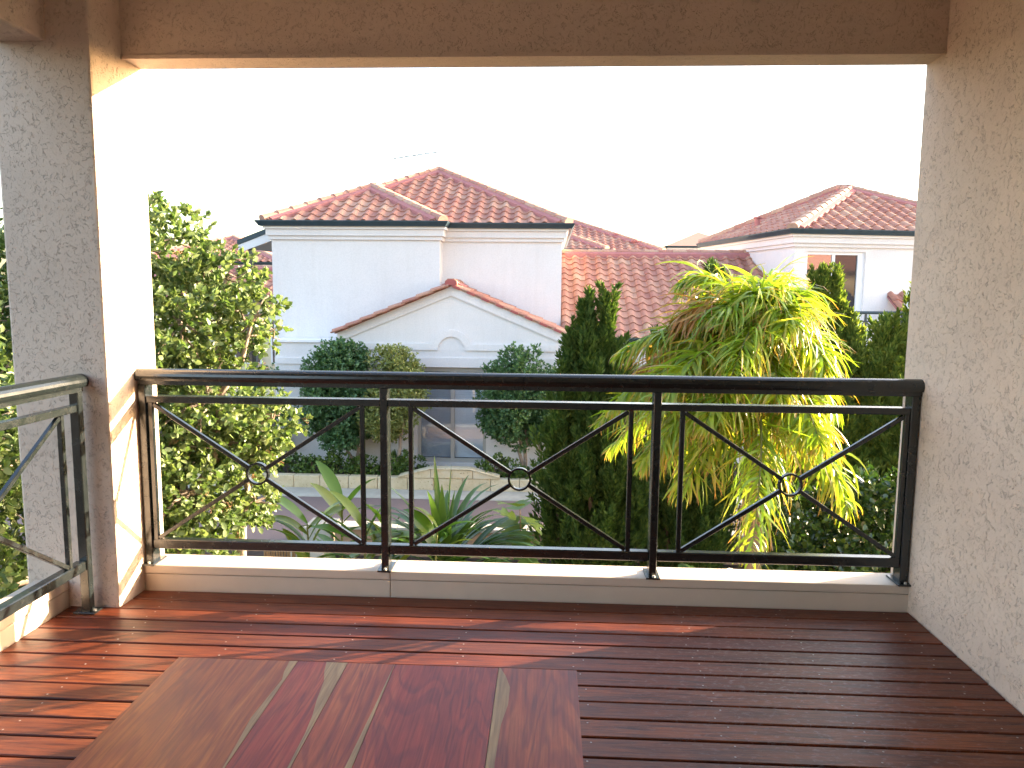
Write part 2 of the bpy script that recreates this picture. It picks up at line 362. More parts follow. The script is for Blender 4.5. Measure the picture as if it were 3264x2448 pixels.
def npmesh(name, V, F, mat, parent=None, uv=None, smooth=False, org=None):
    V = np.asarray(V, np.float32); F = np.asarray(F, np.int32)
    if org is not None: V = V - np.array(org, np.float32)
    me = bpy.data.meshes.new(name); me.vertices.add(len(V)); me.vertices.foreach_set('co', V.ravel())
    m, k = F.shape; me.loops.add(m * k); me.loops.foreach_set('vertex_index', F.ravel())
    me.polygons.add(m); me.polygons.foreach_set('loop_start', np.arange(0, m * k, k, dtype=np.int32)); me.polygons.foreach_set('loop_total', np.full(m, k, np.int32))
    if uv is not None:
        ul = me.uv_layers.new(name='UVMap'); ul.data.foreach_set('uv', np.asarray(uv, np.float32)[F.ravel()].ravel())
    me.materials.append(mat); me.update(calc_edges=True); me.validate()
    if smooth: me.polygons.foreach_set('use_smooth', [True] * m)
    return link(bpy.data.objects.new(name, me), parent)

# ------------------------------------------------------------------ own balcony (deck, walls, pillar, beam)
XR, XL, YP, YO, ZC, ZB = 1.63, -1.89, -0.21, 0.20, 0.118, 2.41
deck = MB().box(-2.28, XR, -4.4, 0.14, -0.2, -0.1).build('deck_floor', M['dark']); tag(deck, kind='structure')
pitch_b = 0.1062
bm0 = MB().box(-2.118, XR - 0.004, -0.0489, 0.0489, -0.022, 0.0)
board0 = bm0.build('deck_board', M['deck'], deck, bevel=0.003)
screw = MB()
for i in range(39):
    y = -0.058 - i * pitch_b
    b = board0 if i == 0 else link(board0.copy(), deck)
    b.location = (random.uniform(-0.0, 0.0), y, random.uniform(-0.0015, 0.0))
    b.rotation_euler = (random.uniform(-0.004, 0.004), 0, random.uniform(-0.0006, 0.0006))
    for x in (-1.72, -1.27, -0.80, -0.34, 0.12, 0.58, 1.03, 1.5):
        for dy in (-0.026, 0.026):
            xx = x + random.uniform(-0.012, 0.012) + (0.02 if dy > 0 else 0); yy = y + dy + random.uniform(-0.005, 0.005)
            pts = [(xx + 0.0036 * math.cos(a), yy + 0.0036 * math.sin(a), 0.0006) for a in [k * math.pi / 3 for k in range(6)]]
            screw.poly(pts)
M['screw'] = paint('screw_steel', (0.38, 0.33, 0.30), 0.1, 0.5, 0)
tag(screw.build('screw_heads', M['screw'], deck), kind='stuff')

home = empty('apartment_building', (0, 0, 0), 'cream stucco balcony shell with corner pillar, lintel beam and side wall framing the view', 'building')
def shell(name, x0, x1, y0, y1, z0, z1, mat='stucco', bev=0.012):
    return MB().box(x0, x1, y0, y1, z0, z1).build(name, M[mat], home, bevel=bev, seg=2)
shell('side_wall', XR, XR + 0.24, -4.6, YO, -2.7, 3.0)
shell('pillar', -2.31, XL, YP, YO, -2.7, 2.9)
shell('lintel_beam', XL - 0.05, XR + 0.05, 0.025, YO - 0.004, ZB, 2.88)
MB().box(XL - 0.02, XR + 0.02, 0.018, 0.032, ZB - 0.004, ZB + 0.012).build('render_bead', M['stucco'], home)
shell('side_beam', -2.306, -2.074, -4.6, YP + 0.05, ZB, 2.88)
shell('ceiling', -2.28, XR + 0.1, -4.6, 0.15, 2.86, 2.98, 'ceiling', 0)
bw = shell('back_wall', -2.28, XR + 0.1, -4.75, -4.55, -0.2, 2.95)
shell('lower_wall', -2.3, XR + 0.2, 0.002, 0.15, -2.7, -0.12, 'stucco', 0)
# timber kerb under the front railing: two boards with a shadow line and one butt joint
for a, b in ((XL - 0.01, -0.722), (-0.719, XR + 0.005)):
    MB().box(a, b, 0.0, 0.158, 0.078, ZC).build('kerb_cap', M['stucco_smooth'], home, bevel=0.004, seg=2)
    MB().box(a, b, 0.003, 0.15, -0.1, 0.075).build('kerb_board', M['stucco_smooth'], home, bevel=0.002)
MB().box(-2.27, -2.12, -4.55, YP + 0.001, 0.0785, ZC).build('kerb_cap', M['stucco_smooth'], home, bevel=0.004, seg=2)
MB().box(-2.26, -2.123, -4.55, YP + 0.001, -0.1, 0.075).build('kerb_board', M['stucco_smooth'], home, bevel=0.002)

# ------------------------------------------------------------------ railings
def oval(n=18, w=0.037, h=0.033):
    pts = []
    for i in range(n):
        t = 2 * math.pi * i / n; x = w * math.cos(t); z = h * math.sin(t)
        if z < 0: z = max(z, -0.022); x = max(-w * 0.93, min(w * 0.93, x * 1.05))
        pts.append((x, z))
    return pts
def railing(root, P, spec, ends):
    """P(s,d,z) maps run s, across d, height z to world; spec: posts, panels"""
    def fr():
        o = P(0, 0, 0); ex = P(1, 0, 0) - o; ey = P(0, 1, 0) - o
        m = Matrix((ex, ey, Vector((0, 0, 1)))).transposed().to_4x4(); m.translation = o; return m
    fm = fr(); a, b = ends
    mb = MB(); mb.prism([(y, z + 1.014) for y, z in oval()], 'x', a, b, fm); hr = mb.build('handrail', M['metal'], root, smooth=False, bevel=0.0)
    MB().box(a + 0.015, b - 0.015, -0.018, 0.018, 0.972, 0.991, fm).build('handrail_channel', M['metal'], root)
    posts = spec['posts']
    for i, s in enumerate(posts):
        z0 = spec.get('z0', ZC)
        MB().box(s - 0.0175, s + 0.0175, -0.02, spec.get('dp', 0.05), z0 + 0.006, 0.974, fm).build('post', M['metal'], root, bevel=0.003)
        pl = MB().box(s - 0.032, s + 0.032, -0.045, spec.get('dp', 0.05) + 0.032, z0 + 0.0005, z0 + 0.009, fm).build('base_plate', M['metal'], root, bevel=0.0015)
        bt = MB()
        for dx in (0.004,):
            o = fm @ Vector((s + dx, -0.032, z0 + 0.009)); bt.tube([o, o + Vector((0, 0, 0.008))], 0.007, 6)
        bt.build('bolt', M['bolt'], pl)
    for s0, s1 in zip(posts[:-1], posts[1:]):
        MB().box(s0 + 0.018, s1 - 0.018, -0.014, min(0.044, spec.get('dp', 0.05)), 0.889, 0.919, fm).build('middle_rail', M['metal'], root, bevel=0.002)
        MB().box(s0 + 0.018, s1 - 0.018, -0.014, 0.03, 0.194, 0.238, fm).build('bottom_rail', M['metal'], root, bevel=0.004)
    for v0, v1 in spec['panels']:
        for v in (v0, v1): MB().box(v - 0.0105, v + 0.0105, -0.0105, 0.0105, 0.236, 0.891, fm).build('upright_bar', M['metal'], root, bevel=0.002)
        cx, cz, rr = (v0 + v1) / 2, 0.5625, 0.049
        ring = MB(); n = 28
        for k in range(n):
            t0, t1 = 2 * math.pi * k / n, 2 * math.pi * (k + 1) / n
            ring.poly([0]) if False else None
        V = []; F = []
        for k in range(n):
            t = 2 * math.pi * k / n
            for (rad, d) in ((rr - 0.0045, -0.011), (rr + 0.0045, -0.011), (rr + 0.0045, 0.011), (rr - 0.0045, 0.011)):
                V.append(tuple(fm @ Vector((cx + rad * math.cos(t), d, cz + rad * math.sin(t)))))
        for k in range(n):
            for j in range(4):
                F.append([k * 4 + j, k * 4 + (j + 1) % 4, ((k + 1) % n) * 4 + (j + 1) % 4, ((k + 1) % n) * 4 + j])
        ring.v = V; ring.f = F; ring.mi = [0] * len(F); ring.build('ring', M['metal'], root)
        for sx in (-1, 1):
            for sz in (-1, 1):
                e = Vector((cx + sx * ((v1 - v0) / 2 - 0.012), 0, cz + sz * (0.318))); c = Vector((cx, 0, cz)); d = (e - c).normalized()
                MB().bar(fm @ (c + d * (rr + 0.003)), fm @ e, 0.019, 0.019, up=(0, 0, 1)).build('brace', M['metal'], root, bevel=0.002)
fr_root = empty('balcony_railing', (0, 0.03, ZC), 'black-green metal railing with three crossed panels across the front opening', 'railing', 'balcony railings')
railing(fr_root, lambda s, d, z: Vector((s, 0.03 + d, z)), dict(posts=[-1.868, -0.746, 0.487, 1.606], panels=[(-1.835, -0.848), (-0.624, 0.372), (0.601, 1.578)]), (XL - 0.004, 1.652))
sd_root = empty('balcony_railing', (-2.0, -0.3, 0), 'sunlit green metal railing on the left side, running towards the viewer', 'railing', 'balcony railings')
railing(sd_root, lambda s, d, z: Vector((-2.0 - d, -s, z)), dict(posts=[0.265, 1.45, 2.7], panels=[(0.375, 1.345), (1.56, 2.59)], z0=0.0, dp=0.02), (0.225, 3.6))

# ------------------------------------------------------------------ table
TX0, TX1, TY0, TY1, TZ = -0.955, 0.083, -2.36, -1.505, 0.45
table = empty('coffee_table', ((TX0 + TX1) / 2, (TY0 + TY1) / 2, 0), 'low red hardwood coffee table with pale sapwood streaks on the deck', 'table')
seams = [TX0, -0.638, -0.507, -0.384, -0.117, TX1]
# sapwood outlines (x, y) measured along each seam: (plank index, polygon)
def plank(i, x0, x1, heart, sap_poly=None):
    g = 0.0006
    mb = MB(); y0, y1 = TY0 + random.uniform(0, 0.001), TY1 - random.uniform(0, 0.001)
    def cap(poly, z, up): mb.poly([(x, y, z) for x, y in (poly if up else reversed(poly))])
    a, b = x0 + g, x1 - g
    if sap_poly:
        side, pts = sap_poly      # pts: (y, width) from far to near, sapwood grows from that side
        edge = [(((b - wd) if side > 0 else (a + wd)), y) for y, wd in pts]
        rim = [(b if side > 0 else a, y) for y, wd in pts]
        far, near = pts[0][0], pts[-1][0]
        # heart polygon
        mb.cur = 0
        other = a if side > 0 else b
        hp = [(other, y1)] + edge + [(other, y0)] if side > 0 else [(other, y1)] + edge + [(other, y0)]
        mb.poly([(x, y, TZ) for x, y in hp])
        mb.cur = 1
        for k in range(len(pts) - 1):
            mb.poly([(edge[k][0], edge[k][1], TZ), (rim[k][0], rim[k][1], TZ), (rim[k + 1][0], rim[k + 1][1], TZ), (edge[k + 1][0], edge[k + 1][1], TZ)])
        mb.cur = 0
    else:
        mb.poly([(a, y0, TZ), (b, y0, TZ), (b, y1, TZ), (a, y1, TZ)])
    zb = TZ - 0.032
    for p, q in (((a, y0), (b, y0)), ((b, y0), (b, y1)), ((b, y1), (a, y1)), ((a, y1), (a, y0))):
        mb.poly([(p[0], p[1], zb), (q[0], q[1], zb), (q[0], q[1], TZ), (p[0], p[1], TZ)])
    mb.poly([(a, y0, zb), (a, y1, zb), (b, y1, zb), (b, y0, zb)])
    return mb.build('table_plank', [M[heart], M['table_s']], table)
plank(0, seams[0], seams[1], 'table_a', (1, [(TY1, 0.022), (-1.56, 0.017), (-1.6, 0.008), (-1.68, 0.013), (-1.77, 0.018), (-1.86, 0.010), (-1.95, 0.004), (-2.1, 0.012), (TY0, 0.006)]))
plank(1, seams[1], seams[2], 'table_b', (1, [(TY1, 0.056), (-1.55, 0.048), (-1.6, 0.034), (-1.68, 0.026), (-1.75, 0.015), (-1.82, 0.009), (-1.94, 0.006), (-2.1, 0.018), (TY0, 0.03)]))
plank(2, seams[2], seams[3], 'table_c', (1, [(TY1, 0.001), (-1.6, 0.004), (-1.75, 0.008), (-1.93, 0.014), (-2.1, 0.02), (TY0, 0.012)]))
plank(3, seams[3], seams[4], 'table_b')
plank(4, seams[4], seams[5], 'table_c', (-1, [(TY1, 0.004), (-1.545, 0.020), (-1.6, 0.034), (-1.68, 0.033), (-1.76, 0.022), (-1.9, 0.018), (-2.1, 0.03), (TY0, 0.01)]))
for x in (TX0 + 0.06, TX1 - 0.06):
    for y in (TY0 + 0.06, TY1 - 0.06):
        MB().box(x - 0.04, x + 0.04, y - 0.04, y + 0.04, 0.0, TZ - 0.0325).build('leg', M['table_a'], table, bevel=0.004)
for y in (TY0 + 0.06, TY1 - 0.06): MB().box(TX0 + 0.1005, TX1 - 0.1005, y - 0.012, y + 0.012, TZ - 0.11, TZ - 0.0325).build('apron', M['table_b'], table)
for x in (TX0 + 0.06, TX1 - 0.06): MB().box(x - 0.012, x + 0.012, TY0 + 0.1005, TY1 - 0.1005, TZ - 0.11, TZ - 0.0325).build('apron', M['table_b'], table)

# ------------------------------------------------------------------ ground, lane
tag(MB().box(-400, 400, -300, 600, -3.2, -2.62).build('ground', M['soil']), kind='structure')
tag(MB().box(-40, 40, 7.95, 10.58, -2.6, -2.5).build('road', M['asphalt']), kind='structure')
tag(MB().prism([(10.58, -2.6), (10.58, -2.485), (10.66, -2.45), (10.99, -2.425), (10.99, -2.6)], 'x', -40, 40).build('kerb', M['concrete'], bevel=0.01), kind='structure')
tag(MB().box(-40, 40, 11.2, 60, -2.6, -2.27).build('garden_bed', M['soil']), kind='structure')

# near garden wall with a coping
gw = empty('garden_wall', (0, 7.8, -2.6), 'low brown rendered garden wall with pale coping on this side of the lane', 'wall')
MB().box(-3.25, 9, 7.76, 7.94, -2.62, -2.2).build('wall_face', M['brownwall'], gw)
x = -3.3
while x < 9:
    L = random.uniform(0.9, 1.15); MB().box(x, x + L - 0.006, 7.70, 8.0, -2.2, -2.148).build('coping', M['concrete'], gw, bevel=0.008); x += L
st = empty('garden_steps', (-3.8, 8.2, -2.6), 'pale stone steps at the left end of the brown garden wall', 'steps')
for i, (x0, x1, y0, y1, z) in enumerate(((-3.76, -3.32, 7.78, 8.3, -2.2), (-3.8, -3.3, 7.3, 7.775, -2.42), (-3.95, -3.35, 6.7, 7.295, -2.52))):
    MB().box(x0, x1, y0, y1, -2.63, z).build('step', M['concrete'], st, bevel=0.012)
sc = empty('reed_screen', (-2.84, 4.42, -2.6), 'short strip of upright reed fencing under the left shrub', 'fence')
for i in range(16): 
    x = -3.05 + i * 0.028; MB().tube([(x, 4.42, -2.6), (x + random.uniform(-.006, .006), 4.42, -1.29 + random.uniform(-0.02, 0.01))], 0.012, 6).build('reed', M['reed'], sc)

# limestone wall with raised centre in front of the house
lw = empty('limestone_wall', (-2, 11.1, -2.5), 'low pale limestone garden wall with a raised centre across the lane', 'wall')
def lblock(x0, x1, z0, z1): MB().box(x0 + 0.004, x1 - 0.004, 11.0 + random.uniform(0, 0.008), 11.19, z0 + 0.003, z1 - 0.003).build('stone_block', M['limestone'], lw, bevel=0.012)
x = -7.2
while x < 3.2:
    L = random.uniform(0.5, 0.62); lblock(x, x + L, -2.52, -2.19); x += L
for xs, nm in (((-2.86, -2.55, -2.20, -2.08), 'a'),): pass
ped = [(-2.92, -2.185), (-2.28, -2.015), (-1.50, -2.015), (-0.93, -2.165), (-0.93, -2.185)]
seam_x = [-2.92, -2.28, -1.86, -1.45, -0.93]
def pz(x):
    for (a, b), (c, d) in zip(ped[:-1], ped[1:]):
        if a <= x <= c: return b + (d - b) * (x - a) / max(1e-6, c - a)
    return -2.185
for a, b in zip(seam_x[:-1], seam_x[1:]):
    pts = [(a + 0.004, -2.187), (b - 0.004, -2.187), (b - 0.004, max(-2.18, pz(b))), (a + 0.004, max(-2.18, pz(a)))]
    MB().prism(pts, 'y', 10.985, 11.19).build('stone_block', M['limestone'], lw, bevel=0.008)
for (a, b), (c, d) in zip(ped[:3], ped[1:4]):
    fr = None
    MB().prism([(a, b + 0.002), (c, d + 0.002), (c, d + 0.028), (a, b + 0.028)], 'y', 10.965, 11.21).build('coping_stone', M['limestone'], lw, bevel=0.006)

# ------------------------------------------------------------------ roof tiles
TW, TG = 0.30, 0.32
def tile_geo(length=0.37):
    """one S-profile tile: x across (0..TW), y up-slope, z normal"""
    prof = []
    n = 9
    for i in range(n + 1):
        u = i / n; x = u * (TW + 0.012)
        z = 0.052 * math.sin(math.pi * min(1, u / 0.56)) if u < 0.56 else -0.014 * math.sin(math.pi * (u - 0.56) / 0.44)
        prof.append((x, z))
    V = []; F = []; lift = 0.034
    for (y, dz) in ((-0.02, lift), (length, 0.004)):
        for x, z in prof: V.append((x, y, z + dz))
    for x, z in prof: V.append((x, -0.02, z + lift - 0.022))
    for x, z in prof: V.append((x, length, z + 0.004 - 0.016))
    m = n + 1
    for i in range(n):
        F.append((i, i + 1, m + i + 1, m + i)); F.append((2 * m + i, 2 * m + i + 1, i + 1, i)); F.append((3 * m + i, 3 * m + i + 1, 2 * m + i + 1, 2 * m + i))
    F.append((0, m, 3 * m, 2 * m)); F.append((n, 2 * m + n, 3 * m + n, m + n))
    return V, F
TV, TF = tile_geo()
tile_me = bpy.data.meshes.new('roof_tile'); tile_me.from_pydata(TV, [], TF); tile_me.materials.append(M['tile'])
tile_me.polygons.foreach_set('use_smooth', [True] * len(TF)); tile_me.update()
_sm = tile_me.attributes.get('sharp_edge')
tile_me.set_sharp_from_angle(angle=R(50))
def slope_frame(o, along, upd):
    ax = Vector(along).normalized(); ay = Vector(upd).normalized(); az_ = ax.cross(ay).normalized()
    m = Matrix((ax, ay, az_)).transposed().to_4x4(); m.translation = Vector(o); return m
def tile_slope(roof, root, o, along, upd, width, length, clips=(), smin=0.0, keep=None, cap=300):
    """lay tiles on a sloping plane from eave point o; clips = half planes a*s+b*t<=c in slope coordinates"""
    fm = slope_frame(o, along, upd); org = root.location; cnt = 0
    nr = int(math.ceil(length / TG)); nc = int(math.ceil(width / TW))
    for r in range(nr):
        for c in range(nc):
            s0, t0 = smin + c * TW, r * TG
            corners = [(s0, t0), (s0 + TW, t0), (s0, t0 + TG), (s0 + TW, t0 + TG)]
            if keep and not keep(fm @ Vector((s0 + TW / 2, t0 + TG / 2, 0))): continue
            crossing = []; out = False
            for a, b, cc in clips:
                vals = [a * p + b * q - cc for p, q in corners]
                if min(vals) >= 0: out = True; break
                if max(vals) > 0: crossing.append((a, b, cc))
            if out: continue
            me = tile_me
            if crossing:
                bm = bmesh.new(); bm.from_mesh(tile_me)
                for a, b, cc in crossing:
                    nn = Vector((a, b, 0)); k = (cc - a * s0 - b * t0) / nn.length_squared
                    bmesh.ops.bisect_plane(bm, geom=bm.verts[:] + bm.edges[:] + bm.faces[:], plane_co=nn * k, plane_no=nn, clear_outer=True)
                if not bm.faces: bm.free(); continue
                me = bpy.data.meshes.new('roof_tile'); bm.to_mesh(me); bm.free(); me.materials.clear(); me.materials.append(M['tile'])
            ob = link(bpy.data.objects.new('roof_tile', me), roof)
            jit = Matrix.Translation((random.uniform(-.003, .003), random.uniform(-.006, .006), random.uniform(0, .004))) @ Matrix.Rotation(random.uniform(-.008, .008), 4, 'Z')
            mm = fm @ Matrix.Translation((s0, t0, 0)) @ jit; mm.translation -= org
            ob.matrix_local = mm; cnt += 1
    return cnt
CAPP = [(-0.125, -0.045), (-0.115, 0.03), (-0.06, 0.078), (0.06, 0.078), (0.115, 0.03), (0.125, -0.045)]
def cap_mesh(L, name='ridge_tile', endred=False):
    mb = MB(); n = len(CAPP)
    lo = [(x * 1.06, 0, z * 1.0 + 0.02) for x, z in CAPP]; hi = [(x * 0.96, L + 0.05, z) for x, z in CAPP]
    loi = [(x * 0.9, 0, z * 0.8 + 0.012) for x, z in CAPP]
    mb.v = lo + hi + loi
    for i in range(n - 1):
        mb.f.append([i, i + 1, n + i + 1, n + i]); mb.f.append([2 * n + i, 2 * n + i + 1, i + 1, i]); mb.mi += [0, 0]
    mb.f.append([2 * n + i for i in range(n)])
    me = bpy.data.meshes.new(name); me.from_pydata(mb.v, [], mb.f); me.materials.append(M['ridge'])
    bm = bmesh.new(); bm.from_mesh(me); bmesh.ops.recalc_face_normals(bm, faces=bm.faces); bm.to_mesh(me); bm.free(); return me
_capcache = {}
def ridge_line(roof, root, A, B, step=0.36, lift=0.06, bed=0.215, side_drop=0.05):
    """A low end, B high end"""
    A = Vector(A); B = Vector(B); d = B - A; L = d.length; n = max(1, round(L / step)); st_ = L / n; d.normalize()
    side = d.cross(Z).normalized(); up = side.cross(d).normalized()
    key = round(st_, 3)
    if key not in _capcache: _capcache[key] = cap_mesh(st_)
    org = root.location
    for i in range(n):
        ob = link(bpy.data.objects.new('ridge_tile', _capcache[key]), roof)
        m = Matrix((side, d, up)).transposed().to_4x4(); m.translation = A + d * (i * st_) + up * lift - org
        ob.matrix_local = m @ Matrix.Rotation(random.uniform(-.012, .012), 4, 'Z')
    mb = MB(); b = 0.0
    fm = Matrix((side, d, up)).transposed().to_4x4(); fm.translation = A + up * lift
    mb.prism([(-bed - 0.01, -0.10 - side_drop), (-bed, -0.03), (-0.10, 0.03), (0.10, 0.03), (bed, -0.03), (bed + 0.01, -0.10 - side_drop)], 'y', 0.12, L, fm)
    mb.build('mortar_bed', M['mortar'], roof)
def gutter(root, pts, name='gutter', h=0.115, out=0.13):
    """pts: polyline on the outer top edge line of the fascia; profile extends outward to the right-hand side of travel"""
    mb = MB(); prof = [(0, 0), (out, 0), (out, -0.02), (out - 0.015, -0.045), (out - 0.045, -0.085), (out - 0.06, -h), (0, -h)]
    P = [Vector(p) for p in pts]; secs = []
    for i, p in enumerate(P):
        def nrm(a, b):
            d = (b - a).normalized(); return Vector((d.y, -d.x, 0))
        if i == 0: nn = nrm(P[0], P[1]); k = 1
        elif i == len(P) - 1: nn = nrm(P[-2], P[-1]); k = 1
        else:
            n1, n2 = nrm(P[i - 1], P[i]), nrm(P[i], P[i + 1]); nn = (n1 + n2).normalized(); k = 1 / max(0.3, nn.dot(n1))
        secs.append([p + nn * a * k + Vector((0, 0, b)) for a, b in prof])
    n = len(prof)
    for s in secs: mb.v += [tuple(q) for q in s]
    for i in range(len(P) - 1):
        for j in range(n):
            mb.f.append([i * n + j, i * n + (j + 1) % n, (i + 1) * n + (j + 1) % n, (i + 1) * n + j]); mb.mi.append(0)
    mb.f.append(list(range(n))); mb.f.append([(len(P) - 1) * n + j for j in range(n)]); mb.mi += [0, 0]
    return mb.build(name, M['gutter'], root)
def slab(root, pts, name='roof', mat='mortar', th=0.05):
    """flat polygon with thickness downwards"""
    mb = MB(); n = len(pts); mb.v = [tuple(p) for p in pts] + [(p[0], p[1], p[2] - th) for p in pts]
    mb.f = [list(range(n)), [n + i for i in reversed(range(n))]] + [[i, (i + 1) % n, n + (i + 1) % n, n + i] for i in range(n)]; mb.mi = [0] * len(mb.f)
    return mb.build(name, M[mat], root)

PT = math.atan(0.497); CP, SP = math.cos(PT), math.sin(PT)
ZE = 2.90
def hip_front(root, x0, x1, ye, ze, keep=None, cols=True, tanp=0.497, ridge_to=None, right_slope=True):
    """hip roof end facing the camera: eave from x0 to x1 at y=ye; returns apex"""
    r = (x1 - x0) / 2; xc = (x0 + x1) / 2; apex = Vector((xc, ye + r, ze + tanp * r))
    yb = ridge_to if ridge_to else ye + 2 * r + 3
    roof = slab(root, [(x0, ye, ze), (x1, ye, ze), tuple(apex)])
    back = (xc, yb, apex.z)
    for xx in (x0, x1):
        q = [(xx, ye, ze), tuple(apex), back, (xx, yb, ze)]
        slab(root, q if xx == x1 else q[::-1], 'roof_side', 'ridge')
    th = math.atan(tanp); L = r / math.cos(th)
    tile_slope(roof, root, (x0, ye - 0.03, ze + 0.012), (1, 0, 0), (0, math.cos(th), math.sin(th)), 2 * r, L, clips=[(-1, math.cos(th), -0.10), (1, math.cos(th), 2 * r - 0.10)], smin=0.02, keep=keep)
    ridge_line(roof, root, (x0, ye, ze + 0.01), apex); ridge_line(roof, root, (x1, ye, ze + 0.01), apex)
    ridge_line(roof, root, apex, back, bed=0.13)
    return apex, roof

def banding(root, pts, zt, th0=0.10):
    """stepped cornice bands along plan polyline of wall faces (outward = right of travel)"""
    def strip(out, z0, z1, name, mat):
        P = [Vector((*p, 0)) for p in pts]; secs = []
        for i, p in enumerate(P):
            def nrm(a, b): d = (b - a).normalized(); return Vector((d.y, -d.x, 0))
            if i == 0: nn = nrm(P[0], P[1]); k = 1
            elif i == len(P) - 1: nn = nrm(P[-2], P[-1]); k = 1
            else:
                n1, n2 = nrm(P[i - 1], P[i]), nrm(P[i], P[i + 1]); nn = (n1 + n2).normalized(); k = 1 / max(0.3, nn.dot(n1))
            secs.append((p - nn * 0.03 * k, p + nn * out * k))
        mb = MB()
        for a, b in secs: mb.v += [(a.x, a.y, z0), (b.x, b.y, z0), (b.x, b.y, z1), (a.x, a.y, z1)]
        for i in range(len(P) - 1):
            for j in range(4): mb.f.append([i * 4 + j, i * 4 + (j + 1) % 4, (i + 1) * 4 + (j + 1) % 4, (i + 1) * 4 + j])
        mb.f += [[0, 1, 2, 3], [len(mb.v) - 4 + j for j in range(4)]]; mb.mi = [0] * len(mb.f)
        mb.build(name, M[mat], root)
    strip(0.14, zt - 0.11, zt, 'fascia', 'white')
    strip(0.095, zt - 0.252, zt - 0.1115, 'cornice_band', 'render')
    strip(0.05, zt - 0.335, zt - 0.2535, 'cornice_band', 'render')

# ------------------------------------------------------------------ house across the lane
HA = empty('house', (-2.5, 14, -2.3), 'two-storey white rendered house with hipped tile roof directly across the lane', 'house')
WL, WM, WRx = -6.13, -2.41, 0.25
mb = MB(); mb.prism([(WL, 13.2), (WM, 13.2), (WM, 13.6), (WRx, 13.6), (WRx, 21), (WL, 21)], 'z', -2.6, 2.87); mb.build('wall', M['render'], HA)
banding(HA, [(WL, 20.9), (WL, 13.2), (WM, 13.2), (WM, 13.6), (WRx, 13.6), (WRx, 20.9)], 2.885)
# eave lines: left block x -6.25..-2.33 at y 13.04 ; main -6.25..0.38 at y 13.44
def keepmain(p): return p.x > -2.25 - (p.y - 13.44) or p.y > 15.3
apm, roofm = hip_front(HA, -6.25, 0.38, 13.44, ZE, keep=keepmain, ridge_to=22)
apl, roofl = hip_front(HA, -6.25, -2.32, 13.04, ZE, ridge_to=15.45)
gutter(HA, [(-6.27, 20.5, ZE + 0.045), (-6.27, 13.06, ZE + 0.045), (-2.33, 13.06, ZE + 0.045), (-2.33, 13.46, ZE + 0.045), (0.39, 13.46, ZE + 0.045), (0.39, 20.5, ZE + 0.045)])

# gabled front room
GX0, GX1, GA, GY = -4.42, 0.34, -2.03, 12.2
zg0, zga = 0.60, 1.585
MB().prism([(GX0, -2.6), (GX1, -2.6), (GX1, zg0 - 0.03), (GA, zga - 0.03), (GX0, zg0 - 0.03)], 'y', GY + 0.035, 13.7)
gwall = MB()
# wall with window opening
wx0, wx1, wz0, wz1 = -2.76, -1.30, -2.16, -0.13
yf, ybk = GY + 0.035, 13.19
gwall.prism([(GX0, -2.6), (wx0, -2.6), (wx0, wz1), (GX0, wz1)], 'y', yf, ybk)
gwall.prism([(wx1, -2.6), (GX1, -2.6), (GX1, wz1), (wx1, wz1)], 'y', yf, ybk)
gwall.prism([(wx0, -2.6), (wx1, -2.6), (wx1, wz0), (wx0, wz0)], 'y', yf + 0.001, ybk)
gwall.prism([(GX0, wz1), (GX1, wz1), (GX1, zg0 - 0.03), (GA, zga - 0.03), (GX0, zg0 - 0.03)], 'y', yf, ybk)
gwall.build('gable_wall', M['render'], HA)
rake = MB(); dz = 0.225
rake.prism([(GX0, zg0 - 0.03), (GX0, zg0 - dz), (GA, zga - dz), (GA, zga - 0.03)], 'y', GY - 0.005, yf - 0.0015)
rake.build('rake_band', M['render'], HA)
MB().prism([(GA + 0.002, zga - 0.03), (GA + 0.002, zga - dz), (GX1, zg0 - dz), (GX1, zg0 - 0.03)], 'y', GY - 0.005, yf - 0.0015).build('rake_band', M['render'], HA)
# moulding with a raised half-round over the window
def arch_band(zlo, zhi, r0, r1, name='arched_moulding'):
    n = 16; cx = GA; top = []; bot = []
    h0 = math.sqrt(max(0, r0 * r0)); 
    zc = zlo + 0.0
    a1 = math.asin(min(1, (zhi - zc) / r1))
    top = [(-4.2, zhi)] + [(cx - r1 * math.cos(t), zc + r1 * math.sin(t)) for t in np.linspace(a1, math.pi - a1, n)] + [(0.15, zhi)]
    bot = [(-4.2, zlo), (cx - r0, zlo)] + [(cx - r0 * math.cos(t), zc + r0 * math.sin(t)) for t in np.linspace(0.05, math.pi - 0.05, n)] + [(cx + r0, zlo), (0.15, zlo)]
    # as quads: left arm, arch, right arm
    mb = MB(); y0, y1 = GY + 0.002, yf - 0.001
    mb.prism([(-4.2, zlo), (cx - r0, zlo), (cx - r1 * math.cos(a1), zhi), (-4.2, zhi)], 'y', y0, y1)
    mb.prism([(cx + r0, zlo), (0.15, zlo), (0.15, zhi), (cx + r1 * math.cos(a1), zhi)], 'y', y0, y1)
    tt = np.linspace(0, math.pi, n + 1); t1 = np.linspace(a1, math.pi - a1, n + 1)
    for k in range(n):
        q = [(cx - r0 * math.cos(tt[k]), zc + r0 * math.sin(tt[k])), (cx - r1 * math.cos(t1[k]), zc + r1 * math.sin(t1[k])), (cx - r1 * math.cos(t1[k + 1]), zc + r1 * math.sin(t1[k + 1])), (cx - r0 * math.cos(tt[k + 1]), zc + r0 * math.sin(tt[k + 1]))]
        mb.prism(q, 'y', y0, y1)
    return mb.build(name, M['render'], HA)
arch_band(0.228, 0.36, 0.285, 0.43)
MB().box(-4.3, 0.25, GY + 0.006, yf - 0.001, -0.126, 0.075).build('window_head_band', M['render'], HA)
